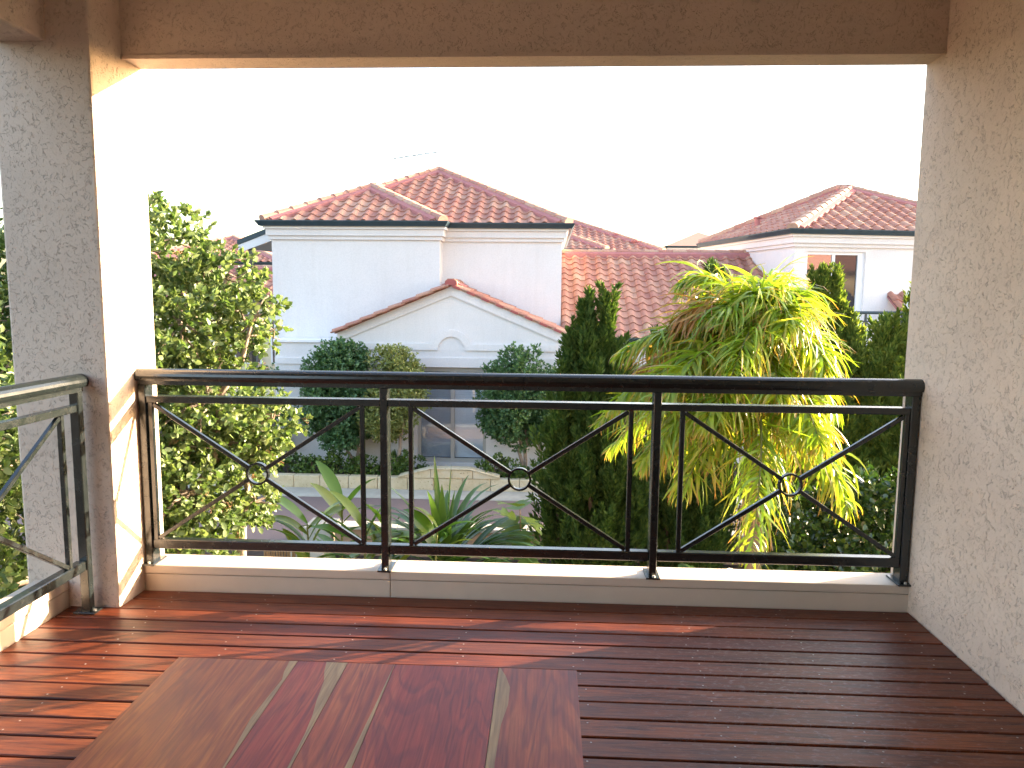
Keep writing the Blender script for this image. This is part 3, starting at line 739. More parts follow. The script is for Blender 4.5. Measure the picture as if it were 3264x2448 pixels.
# window
wn = MB(); fy0, fy1 = yf + 0.06, yf + 0.12
for a in ((wx0, wx0 + 0.07, wz0, wz1), (wx1 - 0.07, wx1, wz0, wz1), (wx0 + 0.07, wx1 - 0.07, wz1 - 0.09, wz1), (wx0 + 0.07, wx1 - 0.07, wz0, wz0 + 0.09), (-2.055, -1.975, wz0 + 0.09, wz1 - 0.09)):
    wn.box(a[0], a[1], fy0, fy1, a[2], a[3])
win = wn.build('window', M['frame'], HA)
for (a, b, mt) in ((wx0 + 0.07, -2.055, 'blind_dark'), (-1.975, wx1 - 0.07, 'blind_reflect')):
    MB().box(a, b, fy0 + 0.02, fy0 + 0.026, wz0 + 0.09, wz1 - 0.09).build('pane', M['clear'], win)
    bl = MB(); z = wz0 + 0.10
    while z < wz1 - 0.1:
        bl.prism([(fy1 + 0.012, z), (fy1 + 0.016, z - 0.002), (fy1 + 0.036, z + 0.043), (fy1 + 0.032, z + 0.045)], 'x', a - 0.01, b + 0.01); z += 0.050
    tag(bl.build('blind_slats', M[mt], win), kind='stuff')
MB().box(wx0, wx1, fy1 + 0.07, fy1 + 0.08, wz0, wz1).build('room_dark', M['dark'], win)
# gable roof tiles (two slopes) : up-slope runs in +-x
ga = math.atan2(zga - zg0, GA - GX0); gl = math.hypot(zga - zg0, GA - GX0)
gr = slab(HA, [(GX0 - 0.05, GY - 0.03, zg0 - 0.035), (GA, GY - 0.03, zga - 0.02), (GA, 13.6, zga - 0.02), (GX0 - 0.05, 13.2, zg0 - 0.035)], 'gable_roof', 'ridge', 0.02)
gr2 = slab(HA, [(GX1 + 0.05, GY - 0.03, zg0 - 0.035), (GX1 + 0.05, 13.6, zg0 - 0.035), (GA, 13.6, zga - 0.02), (GA, GY - 0.03, zga - 0.02)], 'gable_roof', 'ridge', 0.02)
tile_slope(gr2, HA, (GX1 + 0.06, GY - 0.045, zg0 - 0.03), (0, 1, 0), (-math.cos(ga), 0, math.sin(ga)), 1.38, gl - 0.05)
tile_slope(gr, HA, (GX0 - 0.06, 13.2, zg0 - 0.03), (0, -1, 0), (math.cos(ga), 0, math.sin(ga)), 1.2, gl - 0.05, smin=0.02)
for k in range(8):     # closing pieces of the verge, one to each course
    t = (k + 0.55) * gl / 8
    for sx, xb in ((1, GX0), (-1, GX1)):
        px, pz_ = xb + sx * t * math.cos(ga), zg0 + t * math.sin(ga)
        fm = Matrix.Translation((px, GY - 0.072, pz_ + 0.004)) @ Matrix.Rotation(-sx * ga, 4, 'Y')
        MB().box(-0.08, 0.08, -0.012, 0.03, -0.034, 0.016, fm).build('verge_piece', M['verge'], gr if sx > 0 else gr2)
rl = MB()
ridge_line(gr, HA, (GA, GY - 0.05, zga + 0.005), (GA, 13.58, zga + 0.006), lift=0.02)
MB().prism([(GA + x * 1.0, zga + 0.03 + z) for x, z in CAPP], 'y', GY - 0.062, GY - 0.052).build('ridge_end', M['verge'], gr)
# low flat-roofed bay on the left
MB().box(-5.88, GX0 - 0.002, 12.6, 13.19, -2.6, 0.33).build('bay_wall', M['render'], HA)
MB().box(-5.92, GX0 - 0.003, 12.55, 13.185, 0.332, 0.40).build('parapet_cap', M['white'], HA, bevel=0.008)
MB().box(-5.9, GX0 - 0.004, 12.565, 12.6, -0.13, 0.0).build('bay_band', M['render'], HA)
bwn = MB()
for a in ((-5.36, -5.28, -1.35, -0.19), (-4.62, -4.55, -1.35, -0.19), (-5.28, -4.62, -0.26, -0.19), (-5.28, -4.62, -1.35, -1.28)): bwn.box(a[0], a[1], 12.57, 12.599, a[2], a[3])
bwin = bwn.build('window', M['frame'], HA)
MB().box(-5.28, -4.62, 12.585, 12.59, -1.28, -0.26).build('pane', M['glass'], bwin)
# side verandah: small lean-to roof on a dark post
VR = empty('verandah', (-7.0, 14.3, -2.4), 'small lean-to roof on a dark post left of the white house', 'verandah')
MB().prism([(-7.2, 2.47), (-6.28, 2.82), (-6.28, 2.93), (-7.2, 2.58)], 'y', 13.9, 16.5).build('roof_sheet', M['gutter'], VR)
MB().prism([(-7.18, 2.29), (-6.28, 2.62), (-6.28, 2.818), (-7.18, 2.468)], 'y', 13.92, 13.97).build('fascia', M['white'], VR)
MB().prism([(-7.17, 2.42), (-6.28, 2.60), (-6.28, 2.615), (-7.17, 2.435)], 'y', 13.975, 16.4).build('soffit', M['fascia_tan'], VR)
MB().box(-6.98, -6.88, 14.0, 14.1, -2.6, 2.45).build('post', M['metal'], VR)
# antenna
AN = empty('tv_antenna', (-3.45, 16.2, 4.2), 'thin TV antenna on a mast above the hipped roof of the white house', 'antenna')
MB().tube([(-3.44, 16.2, 4.2), (-3.44, 16.2, 4.93)], 0.006, 6).build('mast', M['bolt'], AN)
MB().tube([(-4.03, 16.2, 4.80), (-2.84, 16.2, 4.97)], 0.011, 6).build('boom', M['metal'], AN)
for k in range(9):
    t = (0.02, 0.17, 0.27, 0.36, 0.44, 0.5, 0.55, 0.7, 0.9)[k]; x = -4.03 + 1.19 * t; z = 4.80 + 0.17 * t
    hl = 0.25 if k > 3 else 0.14
    MB().tube([(x, 16.2 - hl, z + 0.012), (x, 16.2 + hl, z + 0.012)], 0.008, 5).build('element', M['metal'], AN)

# ------------------------------------------------------------------ single-storey wing between the houses
WG = empty('single_storey_wing', (2.9, 15, -2.3), 'long single-storey tiled roof joining the white house and the right-hand house', 'building')
RY, RZ, EY, EZ, WX0, WX1 = 17.0, 2.44, 13.0, 0.45, 0.262, 5.42
MB().prism([(13.25, -2.6), (13.25, EZ), (16.95, RZ - 0.15), (20.5, EZ + 0.1), (20.5, -2.6)], 'x', WX0, WX1 - 0.1).build('wall', M['render'], WG)
wroof = slab(WG, [(WX0, EY, EZ), (WX1, EY, EZ), (WX1, RY, RZ), (WX0, RY, RZ)])
slab(WG, [(WX0, RY, RZ), (WX1, RY, RZ), (WX1, 21, EZ), (WX0, 21, EZ)], 'roof_back', 'ridge')
wl = math.hypot(RY - EY, RZ - EZ); wa = math.atan2(RZ - EZ, RY - EY)
tile_slope(wroof, WG, (WX0, EY - 0.03, EZ + 0.012), (1, 0, 0), (0, math.cos(wa), math.sin(wa)), WX1 - WX0, wl - 0.07, clips=[(1, 0, WX1 - WX0)])
ridge_line(wroof, WG, (WX0, RY, RZ + 0.01), (WX1, RY, RZ + 0.012))
MB().prism([(EY, EZ - 0.1), (RY, RZ - 0.1), (RY, RZ + 0.08), (EY, EZ + 0.08)], 'x', WX1 + 0.002, WX1 + 0.05).build('verge_board', M['fascia_tan'], WG)
gutter(WG, [(WX0, EY + 0.02, EZ + 0.04), (WX1, EY + 0.02, EZ + 0.04)])

# ------------------------------------------------------------------ right-hand house (turned a little)
th = R(11.2); e1 = Vector((math.cos(th), math.sin(th), 0)); e2 = Vector((-math.sin(th), math.cos(th), 0)); OB = Vector((5.50, 14.4, 0))
HB = empty('house', (5.5, 14.4, -2.3), 'right-hand white house with tiled roof, sliding glass door and small balcony', 'house')
FB = Matrix((e1, e2, Z)).transposed().to_4x4(); FB.translation = OB
def B(a, b, z): return FB @ Vector((a, b, z))
LB, WB = 5.4, 9.5
dx0, dx1, dzt = 0.46, 1.94, 2.45
wb = MB()
wb.box(0.15, dx0, 0.15, LB, -2.6, 2.87, FB); wb.box(dx1, WB, 0.15, LB, -2.6, 2.869, FB); wb.box(dx0, dx1, 0.15, LB, dzt, 2.868, FB); wb.box(dx0, dx1, 0.15, LB, -2.6, 0.02, FB)
wb.box(dx0, dx1, 0.5, LB, 0.02, dzt, FB)
wb.build('wall', M['render'], HB)
bp = lambda a, b: (B(a, b, 0).x, B(a, b, 0).y)
banding(HB, [bp(0.15, LB), bp(0.15, 0.15), bp(WB, 0.15)], 2.885)
gutter(HB, [B(-0.0, LB, ZE + 0.045), B(0.0, 0.02, ZE + 0.045), B(WB, 0.02, ZE + 0.045)])
P1 = B(3.05, 2.75, ZE + 1.33); P2 = B(3.05, 3.3, ZE + 1.42); C0 = B(0, 0, ZE); CF = B(0, LB, ZE); CR = B(6.1, 0, ZE)
tb_ = math.atan2(1.33, 2.75); lb_ = math.hypot(1.33, 2.75)
rB = slab(HB, [C0, CR, P1])
tile_slope(rB, HB, B(0, -0.03, ZE + 0.012), e1, e2 * math.cos(tb_) + Z * math.sin(tb_), 6.2, lb_, clips=[(-1, 3.05 / lb_, -0.10), (1, 3.05 / lb_, 6.1 - 0.1)], keep=lambda p: (p - OB).dot(e1) < 4.3)
ridge_line(rB, HB, C0 + Vector((0, 0, .01)), P1); ridge_line(rB, HB, CR + Vector((0, 0, .01)), P1)
rBl = slab(HB, [C0, P1, P2, CF], 'roof')
# left slope, laid from the far corner towards the near one
upL = (P1 - B(0, 2.75, ZE)).normalized(); lL = (P1 - B(0, 2.75, ZE)).length
tile_slope(rBl, HB, B(-0.03, LB, ZE + 0.012), -e2, upL, LB, lL + 0.1, clips=[(1, 2.75 / lL, LB - 0.06), (-1, 2.1 / lL, -0.05)])
ridge_line(rBl, HB, P1 + Vector((0, 0, 0.01)), P2, bed=0.12); ridge_line(rBl, HB, CF + Vector((0, 0, .01)), P2, bed=0.12)
slab(HB, [CF, P2, B(6.1, LB, ZE)], 'roof_back', 'ridge'); slab(HB, [CR, B(6.1, LB, ZE), P2, P1], 'roof_side', 'ridge')
vp = MB(); q = B(0.75, 3.3, ZE + 0.3); vp.tube([q, q + Vector((0, 0, 0.3))], 0.075, 12); vp.tube([q + Vector((0, 0, 0.3)), q + Vector((0, 0, 0.34))], 0.11, 12); vp.build('roof_vent', M['mortar'], rBl, smooth=False)
# sliding door
df = MB()
for a in ((dx0, dx0 + 0.05, 0.02, dzt), (dx1 - 0.16, dx1, 0.02, dzt), (dx0 + 0.05, dx1 - 0.16, dzt - 0.07, dzt), (1.13, 1.20, 0.02, dzt - 0.07)): df.box(a[0], a[1], 0.20, 0.27, a[2], a[3], FB)
door = df.build('sliding_door', M['white'], HB)
MB().box(dx0 + 0.05, 1.13, 0.225, 0.235, 0.02, dzt - 0.07, FB).build('pane', M['glass'], door)
MB().box(1.20, dx1 - 0.16, 0.24, 0.25, 0.02, dzt - 0.071, FB).build('pane', M['glass_dark'], door)
MB().box(1.66, 1.70, 0.21, 0.235, 1.0, 1.2, FB).build('handle', M['metal'], door)
# balcony parapet with a swept top, balcony rail, low tiled roof behind it
n = 10; pts = [(2.16, -0.6)] + [(2.16 + 0.16 * (1 - math.cos(t)), 1.38 + 0.2 * math.sin(t)) for t in np.linspace(0, math.pi / 2, 5)] 
pts += [(2.32 + 0.55 * u, 1.58 - 0.42 * (0.5 - 0.5 * math.cos(math.pi * u))) for u in np.linspace(0.15, 1, n)] + [(5.0, 1.14), (5.0, -0.6)]
MB().prism(pts, 'y', -1.2, -1.02, FB).build('swept_parapet', M['white'], HB, bevel=0.01)
MB().box(0.2, 5.0, -1.2, 0.15, -0.25, -0.02, FB).build('balcony_slab', M['render'], HB)
lr = slab(HB, [B(2.55, -0.3, 1.12), B(5.5, -0.3, 1.12), B(5.5, 0.15, 1.45), B(2.55, 0.15, 1.45)], 'low_roof', 'mortar')
tile_slope(lr, HB, B(2.55, -0.33, 1.13), e1, (e2 * 0.45 + Z * 0.33).normalized(), 2.4, 0.56)
br = MB(); 
MB().tube([B(0.3, -1.12, 1.07), B(2.5, -1.12, 1.07)], 0.035, 10).build('rail_top', M['gutter'], HB)
for z in (0.88, 0.12): MB().bar(B(0.3, -1.12, z), B(2.16, -1.12, z), 0.03, 0.03).build('rail_bar', M['gutter'], HB)
for a in (0.35, 1.2, 2.08): MB().box(a - 0.02, a + 0.02, -1.14, -1.10, -0.02, 1.05, FB).build('rail_post', M['gutter'], HB)
for a0, a1 in ((1.22, 2.06), (0.37, 1.18)):
    MB().bar(B(a0, -1.12, 0.13), B(a1, -1.12, 0.87), 0.02, 0.02).build('rail_brace', M['gutter'], HB); MB().bar(B(a0, -1.12, 0.87), B(a1, -1.12, 0.13), 0.02, 0.024).build('rail_brace', M['gutter'], HB)
AB = empty('tv_antenna', (8.4, 17.5, 4.2), 'faint TV antenna above the right-hand house roof', 'antenna')
MB().tube([(8.4, 17.6, 3.9), (8.4, 17.6, 4.78)], 0.004, 5).build('mast', M['bolt'], AB)
MB().tube([(8.1, 17.6, 4.74), (8.62, 17.6, 4.78)], 0.004, 5).build('boom', M['bolt'], AB)

# ------------------------------------------------------------------ houses further back
def far_house(label, x0, xm, x1, ye, zb, depth=9, mat='render', ze=3.0):
    root = empty('house', ((x0 + x1) / 2, ye + 3, -2.3), label, 'house')
    MB().prism([(x0 + 0.1, ye + 0.15), (x1 - 0.1, ye + 0.15), (x1 - 0.1, ye + depth), (x0 + 0.1, ye + depth)], 'z', -2.6, ze).build('wall', M[mat], root)
    MB().box(x0 + 0.02, x1 - 0.02, ye + 0.05, ye + 0.149, ze - 0.14, ze - 0.005).build('fascia', M['white'], root)
    gutter(root, [(x0, ye + depth - 1, ze + 0.05), (x0, ye, ze + 0.05), (x1, ye, ze + 0.05), (x1, ye + depth - 1, ze + 0.05)])
    return root
HD = far_house('house with pinkish hipped tile roof peeking over the single-storey roof', -3.4, 0, 4.28, 26.0, 0)
def keepD(p): return p.x > -0.2
hip_front(HD, -3.4, 4.3, 26.0, 3.04, keep=keepD, tanp=0.42, ridge_to=36)
apd, rfd = hip_front(HD, -1.7, 2.12, 25.6, 3.08, keep=lambda p: p.x > 0.0, tanp=0.42, ridge_to=28.5)
gutter(HD, [(-1.7, 25.62, 3.13), (2.14, 25.62, 3.13), (2.14, 26.0, 3.13)])
MB().box(-1.6, 2.05, 25.7, 26.1, -2.6, 3.0).build('front_block', M['white'], HD)
for (x, y, z) in ((2.66, 27.6, 3.62), (3.3, 26.8, 3.3)):
    mb = MB(); mb.tube([(x, y, z - 0.3), (x, y, z + 0.18)], 0.09, 8); mb.tube([(x, y, z + 0.18), (x, y, z + 0.24)], 0.16, 8); mb.build('roof_vent', M['mortar'], HD)
HE = far_house('distant small white house with pyramid tile roof between the two larger roofs', 7.3, 8, 12.0, 45, 0, ze=4.45)
slab(HE, [(7.2, 45, 4.5), (12.1, 45, 4.5), (9.65, 47.4, 5.55)], 'roof', 'tile'); slab(HE, [(7.2, 45, 4.5), (9.65, 47.4, 5.55), (9.65, 50, 5.55), (7.2, 52, 4.5)], 'roof', 'tile'); slab(HE, [(12.1, 45, 4.5), (12.1, 52, 4.5), (9.65, 50, 5.55), (9.65, 47.4, 5.55)], 'roof', 'tile')
MB().box(8.35, 8.55, 45.10, 45.148, 3.55, 4.1).build('window', M['glass'], HE)
HC = far_house('pale yellow house behind the left shrub, partly seen past the verandah post', -17.4, -12, -11.0, 27.0, 0, mat='sunlit_wall', ze=2.55)
hip_front(HC, -17.5, -10.9, 27.0, 2.58, keep=lambda p: p.x > -14.5, tanp=0.36, ridge_to=36)
MB().box(-12.4, -11.8, 27.06, 27.148, 1.0, 2.0).build('window', M['glass'], HC)
HF = empty('house', (-9.5, 21, -2.3), 'low house with orange tile roof seen between shrub and white house', 'house')
rf = slab(HF, [(-13.4, 20.2, 1.15), (-7.6, 20.2, 1.15), (-7.6, 22.2, 2.15), (-13.4, 22.2, 2.15)])
tile_slope(rf, HF, (-11.8, 20.17, 1.16), (1, 0, 0), (0, 0.894, 0.447), 4.2, 2.2)
ridge_line(rf, HF, (-13.4, 22.2, 2.16), (-7.6, 22.2, 2.163))
MB().box(-13.3, -7.7, 20.4, 24, -2.6, 1.1).build('wall', M['sunlit_wall'], HF)
gutter(HF, [(-13.4, 20.22, 1.2), (-7.6, 20.22, 1.2)])
for x in (-10.1, -8.9): 
    f = MB().box(x, x + 0.9, 20.33, 20.398, -0.9, 0.75).build('window', M['white'], HF); MB().box(x + 0.06, x + 0.84, 20.32, 20.329, -0.84, 0.69).build('pane', M['glass'], f)

# neighbour on this side of the lane, seen only as a reflection in the sliding door
HN = empty('house', (20, -1, -2.3), 'tan rendered house with tiled roof reflected in the sliding door of the right-hand house', 'house')
MB().box(14.6, 25.5, -7, 0.0, -2.6, 2.55).build('wall', M['sunlit_wall'], HN)
slab(HN, [(14.4, 0.3, 2.6), (25.7, 0.3, 2.6), (20.0, -3.6, 4.8)][::-1], 'roof', 'tile')
slab(HN, [(14.4, 0.3, 2.6), (20.0, -3.6, 4.8), (14.4, -7.2, 2.6)][::-1], 'roof', 'tile')
gutter(HN, [(25.6, 0.3, 2.65), (14.5, 0.3, 2.65)])
for x in (16.0, 18.4, 20.9, 23.2):
    f = MB().box(x, x + 1.0, 0.001, 0.05, 0.7, 1.9).build('window', M['frame'], HN); MB().box(x + 0.06, x + 0.94, 0.051, 0.06, 0.76, 1.84).build('pane', M['glass'], f)

# ------------------------------------------------------------------ foliage
def unit(v): return v / np.maximum(1e-9, np.linalg.norm(v, axis=-1, keepdims=True))
LEAF5 = (np.array([[0, 0, 0], [0, .5, -.03], [0, 1, -.02], [.30, .30, .07], [.27, .70, .05], [-.30, .30, .07], [-.27, .70, .05]]), np.array([[0, 3, 4, 2, 1], [0, 1, 2, 6, 5]]))
LEAFN = (np.array([[0, 0, 0], [0, .5, 0], [0, 1, 0], [.2, .45, .05], [-.2, .45, .05]]), np.array([[0, 3, 2, 1], [0, 1, 2, 4]]))
SPRAY = (np.array([[0, 0, 0], [.16, .45, .02], [0, 1, 0], [-.16, .45, .02], [0, .45, .17], [0, .45, -.15]]), np.array([[0, 1, 2, 3], [0, 4, 2, 5]]))
def frames(d, n):
    d = unit(d); n = n - d * (n * d).sum(1, keepdims=True); n = unit(n); x = np.cross(d, n)
    return np.stack([x, d, n], 1)       # rows
def instance(tmpl, P, D, N, L, Wd=None):
    V0, F0 = tmpl; Fm = frames(D, N); Wd = L if Wd is None else Wd
    loc = V0[None] * np.stack([Wd, L, L], 1)[:, None, :]
    V = np.einsum('nki,nij->nkj', loc, Fm) + P[:, None, :]
    F = F0[None] + (np.arange(len(P)) * len(V0))[:, None, None]
    return V.reshape(-1, 3), F.reshape(-1, F0.shape[1])
def rosettes(clumps, n, per, size, up=0.35, spread=0.9, shell=(0.72, 1.02), facing=0.4):
    """leaf whorls over the outside of ellipsoid clumps"""
    C = np.array(clumps, float); a = (C[:, 3] * C[:, 4] * C[:, 5]) ** (2 / 3); pick = rng.choice(len(C), n, p=a / a.sum())
    u = unit(rng.normal(size=(n, 3))); rr = rng.uniform(*shell, size=(n, 1))
    ctr = C[pick, :3] + u * C[pick, 3:] * rr
    axis = unit(unit(u / C[pick, 3:]) + np.array([0, 0, up]) + rng.normal(size=(n, 3)) * 0.35)
    ctr = np.repeat(ctr, per, 0); axis = np.repeat(axis, per, 0); m = n * per
    d = unit(axis + rng.normal(size=(m, 3)) * spread)
    P = ctr + axis * rng.uniform(-0.6, 0.5, (m, 1)) * size * 1.2
    nn = unit(axis + rng.normal(size=(m, 3)) * 0.6 + np.array([0, 0, facing]))
    L = size * rng.uniform(0.6, 1.25, m)
    return P, d, nn, L
def sub_clumps(c, r, k, s0, s1, seed=0):
    g = np.random.default_rng(seed); u = unit(g.normal(size=(k, 3))); rad = g.uniform(s0, s1, k)
    out = []
    for q, s in zip(u, rad):
        p = np.array(c) + q * np.array(r) * (1 - s * 0.55 / max(r)); out.append((*p, s, s, s * 0.9))
    return out
camv = np.array(CAM)
def leaf_objects(root, tmpl, P, D, N, L, mat, count, name='leaf', xlim=None):
    """the leaves nearest the camera become parts of their own; returns mask of the rest"""
    dist = np.linalg.norm(P - camv, axis=1); rel = P - camv
    dep = rel @ np.array(Fw); u = (rel @ np.array(Rr)) / dep; v = (rel @ np.array(Ur)) / dep
    vis = (dep > 0) & (np.abs(u) < 0.66) & (np.abs(v) < 0.5)
    if xlim: vis &= (u > xlim[0]) & (u < xlim[1])
    score = np.where(vis, dist - 6 * L, 1e9); idx = np.argsort(score)[:count]
    V0, F0 = tmpl; me = bpy.data.meshes.new(name); me.from_pydata([tuple(v) for v in V0], [], [list(f) for f in F0]); me.materials.append(mat)
    Fm = frames(D[idx], N[idx]); org = np.array(root.location)
    for k, i in enumerate(idx):
        ob = link(bpy.data.objects.new(name, me), root)
        m = Matrix(Fm[k].T.tolist()).to_4x4() @ Matrix.Scale(L[i], 4); m.translation = Vector(P[i] - org); ob.matrix_local = m
    keep = np.ones(len(P), bool); keep[idx] = False
    return keep
def crown(root, tmpl, P, D, N, L, mat, name='foliage', Wd=None):
    V, F = instance(tmpl, P, D, N, L, Wd); return tag(npmesh(name, V, F, mat, root, org=root.location), kind='stuff')

def wander(a, b, n=6, amp=0.06):
    a = np.array(a, float); b = np.array(b, float); pts = []
    for i in range(n + 1):
        t = i / n; p = a + (b - a) * t + rng.normal(size=3) * amp * math.sin(math.pi * t); pts.append(tuple(p))
    return pts

# --- large sunlit shrub on the left
SH = empty('large_shrub', (-3.1, 2.5, -2.6), 'large sunlit round-leaved shrub rising beside the left pillar', 'shrub')
cl = [(-3.7, 2.7, 1.15, 1.0, .9, .75), (-3.3, 2.6, 1.75, .62, .6, .42), (-2.95, 2.6, 1.15, .6, .7, .55), (-3.45, 2.45, .25, 1.05, .9, .75), (-2.72, 2.5, .55, .5, .55, .42), (-2.85, 2.4, -.2, .55, .6, .5),
      (-2.33, 2.75, .33, .30, .34, .27), (-2.5, 2.75, .12, .32, .3, .25), (-3.0, 2.3, -.75, .6, .65, .5), (-3.9, 1.5, .3, .8, .8, 1.0), (-4.4, 2.4, .8, .8, .9, 1.1), (-3.75, .75, -.5, .6, .6, .8), (-3.5, .9, .55, .55, .55, .6), (-2.38, 2.6, 1.15, .27, .3, .27), (-2.6, 2.65, 1.5, .3, .3, .26), (-2.45, 2.7, -.35, .22, .25, .22), (-3.6, 2.0, -1.0, .8, .7, .6), (-3.75, 2.7, 2.05, .5, .5, .3)]
P, D, N, L = rosettes(cl, 9000, 9, 0.057, up=0.3, spread=0.85, shell=(0.55, 1.06))
ok = ~((P[:, 1] < 0.3) & (P[:, 0] > -2.42)); P, D, N, L = P[ok], D[ok], N[ok], L[ok]
keep = leaf_objects(SH, LEAF5, P, D, N, L, M['leaf_shrub'], 300)
crown(SH, LEAF5, P[keep], D[keep], N[keep], L[keep], M['leaf_shrub'])
tk = MB()
base = (-2.55, 2.85, -2.6)
tk.tube(wander(base, (-2.6, 2.8, -0.5), 6, 0.05), [0.06, 0.055, 0.05, 0.048, 0.045, 0.042, 0.04], 8)
tk.tube(wander((-3.2, 2.6, -2.6), (-3.2, 2.55, -0.3), 6, 0.06), 0.07, 8)
for c in cl: tk.tube(wander((-3.15, 2.55, -0.5), c[:3], 6, 0.10), [0.05, 0.045, 0.04, 0.033, 0.026, 0.02, 0.012], 6)
tk.tube(wander((-2.6, 2.8, -0.5), (-2.33, 2.75, .33), 5, 0.05), [0.04, 0.035, 0.03, 0.025, 0.02, 0.012], 6)
tk.build('trunk', M['bark_pale'], SH, smooth=True)
tw = MB()
for i in range(150):
    c = cl[rng.integers(len(cl))]; u = unit(rng.normal(size=3)); q = np.array(c[:3]) + u * np.array(c[3:]) * 0.98
    tw.tube(wander(c[:3], q, 4, 0.03), [0.012, 0.01, 0.008, 0.006, 0.003], 5, False)
tag(tw.build('twigs', M['bark_pale'], SH), kind='stuff')
fl = [cl[i] for i in (3, 4, 5, 2, 1, 0)]; fp = []
for i in range(26):
    c = cl[rng.integers(0, 10)]; u = unit(rng.normal(size=3) + np.array([0.5, -0.9, 0.2])); q = np.array(c[:3]) + u * np.array(c[3:]) * 1.02
    fp.append((*q, 0.045, 0.045, 0.045))
Pf, Df, Nf, Lf = rosettes(fp, 330, 4, 0.016, spread=1.4, shell=(0.2, 1.0))
crown(SH, LEAFN, Pf, Df, Nf, Lf, M['flower'], 'dry_flowers')

# --- clipped standard bushes in front of the house
def standard(label, c, r, k, mat, n, size, stems, seed):
    root = empty('standard_bush', (c[0], c[1], -2.25), label, 'bush', 'round standard bushes in front of the white house')
    subs = sub_clumps(c, r, k, 0.22, 0.36, seed)
    P, D, N, L = rosettes(subs, n, 7, size, up=0.55, spread=0.7, shell=(0.55, 1.08))
    crown(root, LEAF5, P, D, N, L, mat)
    core = sub_clumps(c, [q * 0.55 for q in r], 10, 0.2, 0.3, seed + 1); P, D, N, L = rosettes(core, n // 6, 6, size * 1.5); crown(root, LEAF5, P, D, N, L, mat, 'inner_foliage')
    for (x0, x1) in stems:
        m = MB(); m.tube(wander((c[0] + x0, c[1], -2.3), (c[0] + x1, c[1], c[2] - r[2] * 0.5), 6, 0.03), [0.045, 0.04, 0.038, 0.036, 0.034, 0.03, 0.025], 7); m.build('trunk', M['bark_pale'], root, smooth=True)
    return root
standard('dark green round bush, leftmost of the standards before the white house', (-4.2, 11.62, -.72), (.70, .55, 1.13), 46, M['leaf_green'], 5200, 0.056, [(0.32, -0.05), (0.3, 0.25)], 3)
standard('yellow-green variegated round bush between dark bush and window', (-3.12, 11.42, -.62), (.60, .5, .93), 40, M['leaf_var'], 5200, 0.047, [(-0.02, -0.15), (0.0, 0.25)], 4)
standard('green round bush on several stems right of the window', (-.55, 11.65, -.66), (.80, .55, 1.03), 46, M['leaf_green'], 5600, 0.055, [(0.1, -0.1), (0.12, 0.1), (0.42, 0.35)], 5)

# --- low shrubs in the bed
spots = [(-5.3, 11.5, .34, 'far left'), (-4.75, 11.35, .28, ''), (-4.25, 11.36, .33, ''), (-3.7, 11.33, .28, ''), (-3.1, 11.35, .36, ''), (-2.75, 11.5, .42, ''), (-1.05, 11.34, .34, ''), (-.55, 11.32, .36, ''), (.0, 11.33, .34, ''), (.55, 11.4, .38, '')]
lowl = ['low leafy shrub at the left end of the limestone bed', 'low shrub just left of the dark round bush stem', 'low shrub in front of the dark round bush stem', 'small low shrub between the two left bush stems', 'low shrub under the variegated round bush', 'taller low shrub against the left edge of the blind window', 'low shrub just right of the blind window', 'yellowish low shrub left of the right bush stems', 'low shrub under the right round bush stems', 'low shrub beside the tall conifer behind the limestone wall']
for i, (x, y, s, _) in enumerate(spots):
    root = empty('low_shrub', (x, y, -2.27), lowl[i], 'shrub', 'low shrubs in the limestone bed')
    P, D, N, L = rosettes(sub_clumps((x, y, -2.27 + s * 0.55), (s, s * 0.5, s * 0.75), 14, 0.10, 0.17, i), 170, 6, 0.06, up=0.6); ok = (P[:, 1] > 11.0) | (P[:, 2] > -2.16); crown(root, LEAF5, P[ok], D[ok], N[ok], L[ok], M['leaf_low'])
    m = MB(); m.tube([(x, y, -2.3), (x, y, -2.0)], 0.015, 5); m.build('stem', M['bark'], root)
root = empty('garden_shrub', (-5.7, 12.0, -2.27), 'dark shrub against the low bay at the left of the white house', 'shrub')
P, D, N, L = rosettes(sub_clumps((-5.95, 12.1, -1.1), (.5, .35, 1.0), 26, 0.16, 0.26, 40), 700, 7, 0.062); crown(root, LEAF5, P, D, N, L, M['leaf_green'])
m = MB(); m.tube([(-5.9, 12.1, -2.3), (-5.95, 12.1, -0.9)], 0.03, 6); m.build('trunk', M['bark'], root)

